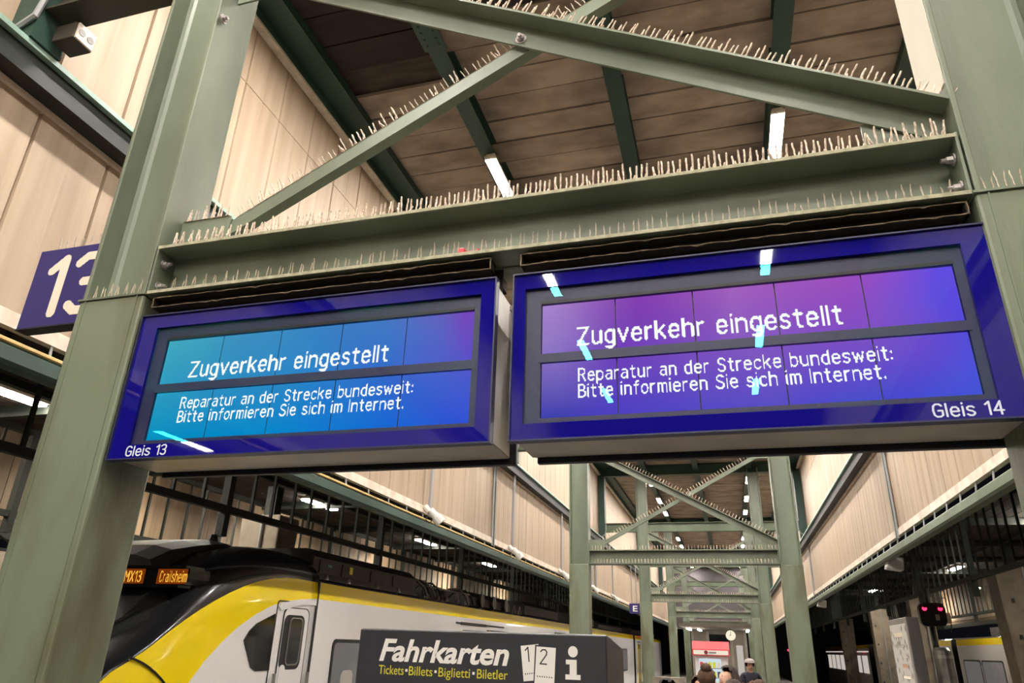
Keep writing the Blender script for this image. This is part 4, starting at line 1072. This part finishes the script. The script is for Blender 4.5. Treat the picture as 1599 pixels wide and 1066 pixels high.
for r_ in range(5):
    MB().box(-.93, -.36, 21.69, 21.735, .5+r_*.23, .515+r_*.23).build('shelf', 'roofgrey', vm)
    for c_ in range(5):
        MB().box(-.91+c_*.11, -.83+c_*.11, 21.70, 21.73, .52+r_*.23, .66+r_*.23).build('snack_pack', random.choice(['vendy', 'white', 'red', 'vendy', 'tee2']) if r_ > 2 else random.choice(['white', 'pale', 'tee2']), vm)
MB().box(-.32, -.20, 21.73, 21.75, 1.0, 1.5).build('control_panel', 'bezel', vm)
# clock
ck = thing('platform_clock', 'round white lit platform clock above the kiosk door', 'clock', (-.09, 42, 2.3))
MB().tube([(-.09, 41.95, 2.65), (-.09, 42.1, 2.65)], .27, 24).build('case', 'roofgrey', ck)
MB().tube([(-.09, 41.93, 2.65), (-.09, 41.95, 2.65)], .25, 24).build('face', 'clockface', ck)
MB().box(-.1, -.08, 41.92, 41.93, 2.65, 2.84).build('hand', 'black', ck); MB().box(-.15, -.08, 41.92, 41.93, 2.64, 2.67).build('hand', 'black', ck)
MB().tube([(-.09, 42.05, 2.9), (-.09, 42.05, 2.99)], .03, 6).build('hanger', 'darksteel', ck)
# kiosk / lift housing behind
kk = thing('kiosk_building', 'grey glazed kiosk building at the far end of the platform', 'kiosk', (-.9, 47, 0))
MB().box(-2.3, .75, 45.5, 49.5, 0, 2.9).build('body', 'greywall', kk)
MB().box(-2.6, .93, 39.7, 49.8, 2.98, 3.15).build('roof', 'greywall', kk)
MB().box(-2.3, .75, 45.5, 49.5, 2.9, 2.98).build('cornice', 'greywall', kk)
for xx in (-2.3, -1.45, -.15, .62): MB().box(xx, xx+.14, 45.42, 45.5, 0, 2.9).build('mullion_post', 'housing', kk)
MB().box(.15, .5, 45.40, 45.46, .2, 2.2).build('lit_door_pane', 'interior', kk)
MB().box(-1.3, -.2, 45.42, 45.5, 2.3, 2.75).build('transom_panel', 'darkglass', kk)
for x0, y0 in ((-2.2, 40.2), (-1.7, 41.4), (.8, 41.5)):
    t = thing('strip_light', 'white strip light at the %s of the far kiosk' % ('right' if x0 > 0 else ('left' if y0 < 41 else 'inner left')), 'lamp', (x0, y0, 3.1))
    MB().box(x0-.06, x0+.06, y0, y0+3, 2.87, 2.93).build('diffuser', 'tube_dim', t); MB().box(x0-.08, x0+.08, y0, y0+3, 2.93, 2.982).build('lamp_body', 'trimwhite', t)
# lit poster case at the right platform edge
pc = thing('poster_case', 'tall lit poster case with grey metal end on the right platform edge', 'poster case', (3.5, 18, 0))
MB().box(3.42, 3.66, 17.1, 18.9, .2, 2.62).build('case', 'steel', pc, bevel=.02)
MB().box(3.405, 3.42, 17.25, 18.8, .5, 2.5).build('poster', 'poster', pc)
for k in range(9):
    z = .65+k*.2
    MB().box(3.40, 3.405, 17.4+.1*(k % 3), 17.9+.13*((k*5) % 6), z, z+.02+.03*(k % 3)).build('print_block', random.choice(['greyprint', 'seat', 'cream', 'skin']), pc)
MB().box(3.46, 3.62, 17.3, 17.45, 0, .25).build('foot', 'steel', pc); MB().box(3.46, 3.62, 18.55, 18.7, 0, .25).build('foot', 'steel', pc)
# signal with two red lights
si = thing('track_signal', 'black track signal box with two red lights on a post at the right', 'signal', (4.25, 18.6, -.85))
MB().tube([(4.25, 18.72, -.85), (4.25, 18.72, 3.3)], .06, 8).build('post', 'darksteel', si)
MB().ext(rr_poly(4.0, 4.52, 2.5, 2.98, .12), 18.5, 18.66, lambda u, v, q: (u, q, v)).build('head', 'black', si)
for xx in (4.11, 4.42):
    MB().tube([(xx, 18.5, 2.86), (xx, 18.47, 2.86)], .045, 12).build('red_light', 'redlight', si)
    MB().tube([(xx, 18.47, 2.92), (xx, 18.38, 2.92)], .05, 8).build('hood', 'black', si)
MB().box(4.3, 4.38, 18.49, 18.5, 2.62, 2.74).build('plate', 'housing', si)
MB().box(4.52, 4.6, 18.5, 18.56, 2.56, 2.78).build('tag_plate', 'trimwhite', si)
MB().tube([(4.4, 18.55, 2.5), (4.45, 18.5, 2.36), (4.55, 18.5, 2.38), (4.58, 18.5, 2.55)], .012, 5).build('cable', 'black', si)
bn = thing('steel_bollard', 'wide weathered steel pipe post beside the signal', 'post', (4.0, 17.2, 0))
MB().tube([(4.0, 17.2, 0), (4.0, 17.2, 2.0), (4.0, 17.2, 2.06)], [.17, .17, .12], 16).build('pipe', mat('weathered_zinc', (170, 166, 160), .3, .6, c2=(80, 78, 74), scale=5, amt=.9, stretch=(1, 1, .5)), bn)
MB().tube([(4.0, 17.2, 1.86), (4.0, 17.2, 1.92)], .185, 16).build('collar', 'steel', bn)
# benches' backs / low white wall near people
lw = thing('low_wall', 'low pale concrete wall left of the vending machine', 'wall', (-2.1, 24, 0))
MB().box(-2.4, -1.5, 23.7, 24.1, 0, 1.1).build('slab', 'concrete', lw)

# ================================================================== PEOPLE
def person(loc, H, face, lab, skin, top, bottom, hair, style, arms='down', hat=None, look=0.0):
    """continuous skinned figure; local forward is -Y"""
    V, E, Rr, Tg = [], [], [], []
    def v(p, r, tg, par=None):
        V.append(Vector(p)*H); Rr.append(r*H); Tg.append(tg)
        if par is not None: E.append((par, len(V)-1))
        return len(V)-1
    pel = v((0, 0, .53), .085, 'b')
    wai = v((0, .005, .60), .075, 't', pel); che = v((0, 0, .72), .088, 't', wai); nb_ = v((0, .008, .805), .055, 't', che)
    nk = v((0, .0, .848), .031, 's', nb_)
    dx = look
    ch = v((dx*.1, -.022, .885), .036, 's', nk); hc = v((dx*.15, -.006, .925), .058, 's', ch); ht = v((dx*.15, .002, .965), .045, 's', hc)
    fx, fy = math.sin(dx*1.5), -math.cos(dx*1.5)
    v((dx*.15+fx*.066, fy*.066-.004, .912), .010, 's', hc)
    for s in (-1, 1):
        hp = v((s*.052, 0, .50), .066, 'b', pel); kn = v((s*.056, -.008, .285), .042, 'b', hp); an = v((s*.056, .012, .05), .026, 'b', kn)
        to = v((s*.062, -.085, .022), .022, 'h', an)
        sh = v((s*.108, .006, .80), .042, 't', nb_)
        if arms == 'down':
            el = v((s*.132, .015, .635), .029, 's', sh); wr = v((s*.135, -.03, .49), .019, 's', el); d = Vector((0, -.03, -.10))
        elif arms == 'phone':
            el = v((s*.135, -.01, .655), .029, 's', sh); wr = v((s*.04, -.13, .70), .019, 's', el); d = Vector((-s*.03, -.04, .035))
        else:
            el = v((s*.13, -.02, .645), .029, 's', sh); wr = v((s*.09, -.14, .61), .019, 's', el); d = Vector((-s*.03, -.07, .01))
        pm = v(V[wr]/H+d*.45, .017, 's', wr)
        side = Vector((s, 0, 0)).cross(d).normalized() if arms == 'down' else Vector((1, 0, 0)).cross(d).normalized().cross(d).normalized()
        for k in range(4):
            o = side*(.011*(k-1.5)); ln = (.75, .95, .9, .7)[k]
            f1 = v(V[pm]/H+d*.35+o*1.1, .0054, 's', pm); v(V[f1]/H+d*.42*ln+Vector((-s*.006, 0, .004)), .0046, 's', f1)
        th = v(V[pm]/H+side*.022+d*.05, .006, 's', pm); v(V[th]/H+side*.006+d*.28, .005, 's', th)
    me = bpy.data.meshes.new('b'); me.from_pydata([tuple(p) for p in V], E, []); ob = bpy.data.objects.new('b', me); COL.objects.link(ob)
    ob.modifiers.new('s', 'SKIN'); ss = ob.modifiers.new('u', 'SUBSURF'); ss.levels = 2; ss.render_levels = 2
    for i, sv in enumerate(me.skin_vertices[0].data):
        q = Rr[i]
        sv.radius = (q*(1.25 if Tg[i] in 'tb' and i < 4 else 1), q*(.8 if i < 4 else 1)) if False else (q, q); sv.use_root = (i == 0)
    bpy.context.view_layer.update()
    dg = bpy.context.evaluated_depsgraph_get(); em = bpy.data.meshes.new_from_object(ob.evaluated_get(dg)); bpy.data.objects.remove(ob)
    P = np.array([[*p] for p in V]); RR = np.array(Rr)
    segs = [(a, b) for a, b in E]
    em.materials.clear()
    for n in (skin, top, bottom, 'black'): em.materials.append(M[n])
    idx = {'s': 0, 't': 1, 'b': 2, 'h': 3}
    for p in em.polygons:
        c = np.array(p.center); best = None
        for a, b in segs:
            ab = P[b]-P[a]; t = max(0, min(1, float(np.dot(c-P[a], ab)/max(np.dot(ab, ab), 1e-9)))); d = np.linalg.norm(c-P[a]-t*ab)-(RR[a]+(RR[b]-RR[a])*t)
            if best is None or d < best[0]: best = (d, a, b, t)
        _, a, b, t = best
        g = Tg[a] if t < .5 else Tg[b]
        if Tg[a] == 't' and Tg[b] == 's' and c[2] > .6*H and abs(c[0]) > .09*H: g = 't' if t < .6 else 's'
        p.material_index = idx[g]; p.use_smooth = True
    # broaden the trunk: shoulders wide, chest shallow
    for q in em.vertices:
        if .46*H < q.co.z < .83*H and abs(q.co.x) < .1*H: q.co.x *= 1.22; q.co.y *= .9
    t = thing('person', lab, 'person', loc, None); t.rotation_euler = (0, 0, face)
    def put(name, mesh):
        o = bpy.data.objects.new(name, mesh); COL.objects.link(o); o.parent = t; return o
    put('body', em)
    hcv = V[hc]
    # eyes, mouth
    for s in (-1, 1):
        mb = MB(); ang = dx*1.5+s*.38
        q = hcv+Vector((math.sin(ang), -math.cos(ang), 0))*.0585*H+Vector((0, 0, .008*H)); mb.tube([q, q+Vector((math.sin(ang), -math.cos(ang), 0))*.002], .0036*H, 8); put('eye', mb.mesh('eye', 'hair3'))
    mq = hcv+Vector((fx, fy, 0))*.052*H+Vector((0, 0, -.034*H)); mm = MB(); px_ = Vector((-fy, fx, 0))
    mm.tube([mq-px_*.016*H, mq+Vector((fx, fy, 0))*.004*H, mq+px_*.016*H], .004*H, 5); put('mouth', mm.mesh('mouth', 'tee'))
    # hair cap: part of an ellipsoid above and behind the face
    hb = bmesh.new(); bmesh.ops.create_uvsphere(hb, u_segments=20, v_segments=14, radius=1)
    R_ = Matrix.Rotation(dx*1.5, 3, 'Z')
    rem = [vv for vv in hb.verts if (vv.co.y < -.30 and vv.co.z < .55+.25*abs(vv.co.x)) or vv.co.z < (-.75 if style != 'short' else -.45)]
    bmesh.ops.delete(hb, geom=rem, context='VERTS')
    for vv in hb.verts:
        n = 1+.04*math.sin(vv.co.x*23+vv.co.z*17)
        vv.co = R_ @ Vector((vv.co.x*.0625*n*H, vv.co.y*.068*n*H, vv.co.z*.062*n*H))+hcv+Vector((0, .006*H, .016*H))
    hm = bpy.data.meshes.new('hair'); hb.to_mesh(hm); hb.free(); hm.materials.append(M[hair])
    for p in hm.polygons: p.use_smooth = True
    put('hair', hm)
    if style == 'bun':
        b2 = bmesh.new(); bmesh.ops.create_icosphere(b2, subdivisions=3, radius=1)
        for vv in b2.verts:
            n = 1+.09*math.sin(vv.co.x*9+vv.co.z*11)
            vv.co = Vector((vv.co.x*.036*n*H, vv.co.y*.034*n*H, vv.co.z*.03*n*H))+hcv+Vector((-.01*H, .035*H, .075*H))
        m2 = bpy.data.meshes.new('hair_bun'); b2.to_mesh(m2); b2.free(); m2.materials.append(M[hair])
        for p in m2.polygons: p.use_smooth = True
        put('hair_bun', m2)
    if style == 'long':
        mb = MB()
        for k in range(9):
            a = math.radians(20+k*17.5)+dx*1.5
            d = Vector((math.cos(a), math.sin(a), 0))
            mb.tube([hcv+d*.05*H+Vector((0, 0, .03*H)), hcv+d*.068*H+Vector((0, 0, -.02*H)), hcv+d*.07*H+Vector((0, .01*H, -.09*H)), hcv+d*.06*H+Vector((0, .02*H, -.16*H)), hcv+d*.055*H+Vector((0, .02*H, -.2*H))], [.018*H, .024*H, .024*H, .018*H, .006*H], 7)
        put('hair_lengths', mb.mesh('hair_lengths', hair))
    if hat:
        mb = MB(); c = hcv+Vector((0, 0, .035*H))
        mb.tube([c, c+Vector((0, 0, .02*H)), c+Vector((0, .004*H, .045*H)), c+Vector((0, .004*H, .055*H))], [.071*H, .069*H, .05*H, .015*H], 16)
        mb.ext([(-.05*H, 0), (-.045*H, -.05*H), (0, -.066*H), (.045*H, -.05*H), (.05*H, 0)], c.z-.002, c.z+.006, lambda u, w, q: (c.x+u+(-w)*fx*.3, c.y-.05*H+w, q))
        put('cap', mb.mesh('cap', hat))
    if arms == 'phone':
        mb = MB(); mb.box(-.035, .035, -.17*H-.006, -.17*H+.006, .70*H, .70*H+.14); put('phone', mb.mesh('phone', 'phone'))
    return t
person((-.31, 9.0, 0), 1.68, 2.7, 'woman with dark hair tied in a bun, seen from behind near the vending machine', 'skin', 'pale', 'trousers', 'hair', 'bun', 'front')
person((-.06, 9.6, 0), 1.70, -.85, 'woman with long dark hair and bare shoulders looking down to the left', 'skin2', 'hair3', 'trousers', 'hair2', 'long', 'phone', look=-.15)
person((.33, 19.0, 0), 1.70, .25, 'man in navy t-shirt and pale cap holding a phone, standing at the right frames', 'skin', 'navyshirt', 'trousers', 'hair3', 'short', 'phone', hat='cap')
person((-.52, 11.4, 0), 1.53, .3, 'person with short brown hair in a grey shirt left of the woman with the bun', 'skin', 'tee2', 'trousers', 'hair', 'short')
person((-.72, 8.6, 0), 1.57, .5, 'dark haired person cut off at the bottom edge, left of the vending machine', 'skin2', 'tee', 'trousers', 'hair3', 'long')
person((-.03, 8.1, 0), 1.60, 3.0, 'person with dark hair seen from behind in front of the long haired woman', 'skin', 'hair3', 'trousers', 'hair2', 'short')
person((.27, 10.2, 0), 1.545, 2.6, 'brown haired person at the bottom edge, below the man in the cap', 'skin2', 'pale', 'trousers', 'hair', 'long')
person((.46, 9.2, 0), 1.55, 2.9, 'black haired person at the bottom edge beside the right frame column', 'skin', 'tee2', 'trousers', 'hair3', 'short')

# white notice board under the far left fascia
nbd = thing('notice_board', 'small white notice board under the far left fascia, at the left picture edge', 'sign', (-13.3, 10.6, 2.7))
MB().box(-13.34, -13.3, 9.9, 11.3, 2.72, 3.2).build('board', 'trimwhite', nbd)
MB().box(-13.345, -13.295, 9.88, 11.32, 3.2, 3.26).build('frame', 'black', nbd); MB().box(-13.345, -13.295, 9.88, 11.32, 2.66, 2.72).build('frame', 'black', nbd)
for yy in (10.1, 11.1): MB().tube([(-13.32, yy, 3.26), (-13.9, yy, 3.55)], .02, 5).build('hanger', 'darksteel', nbd)
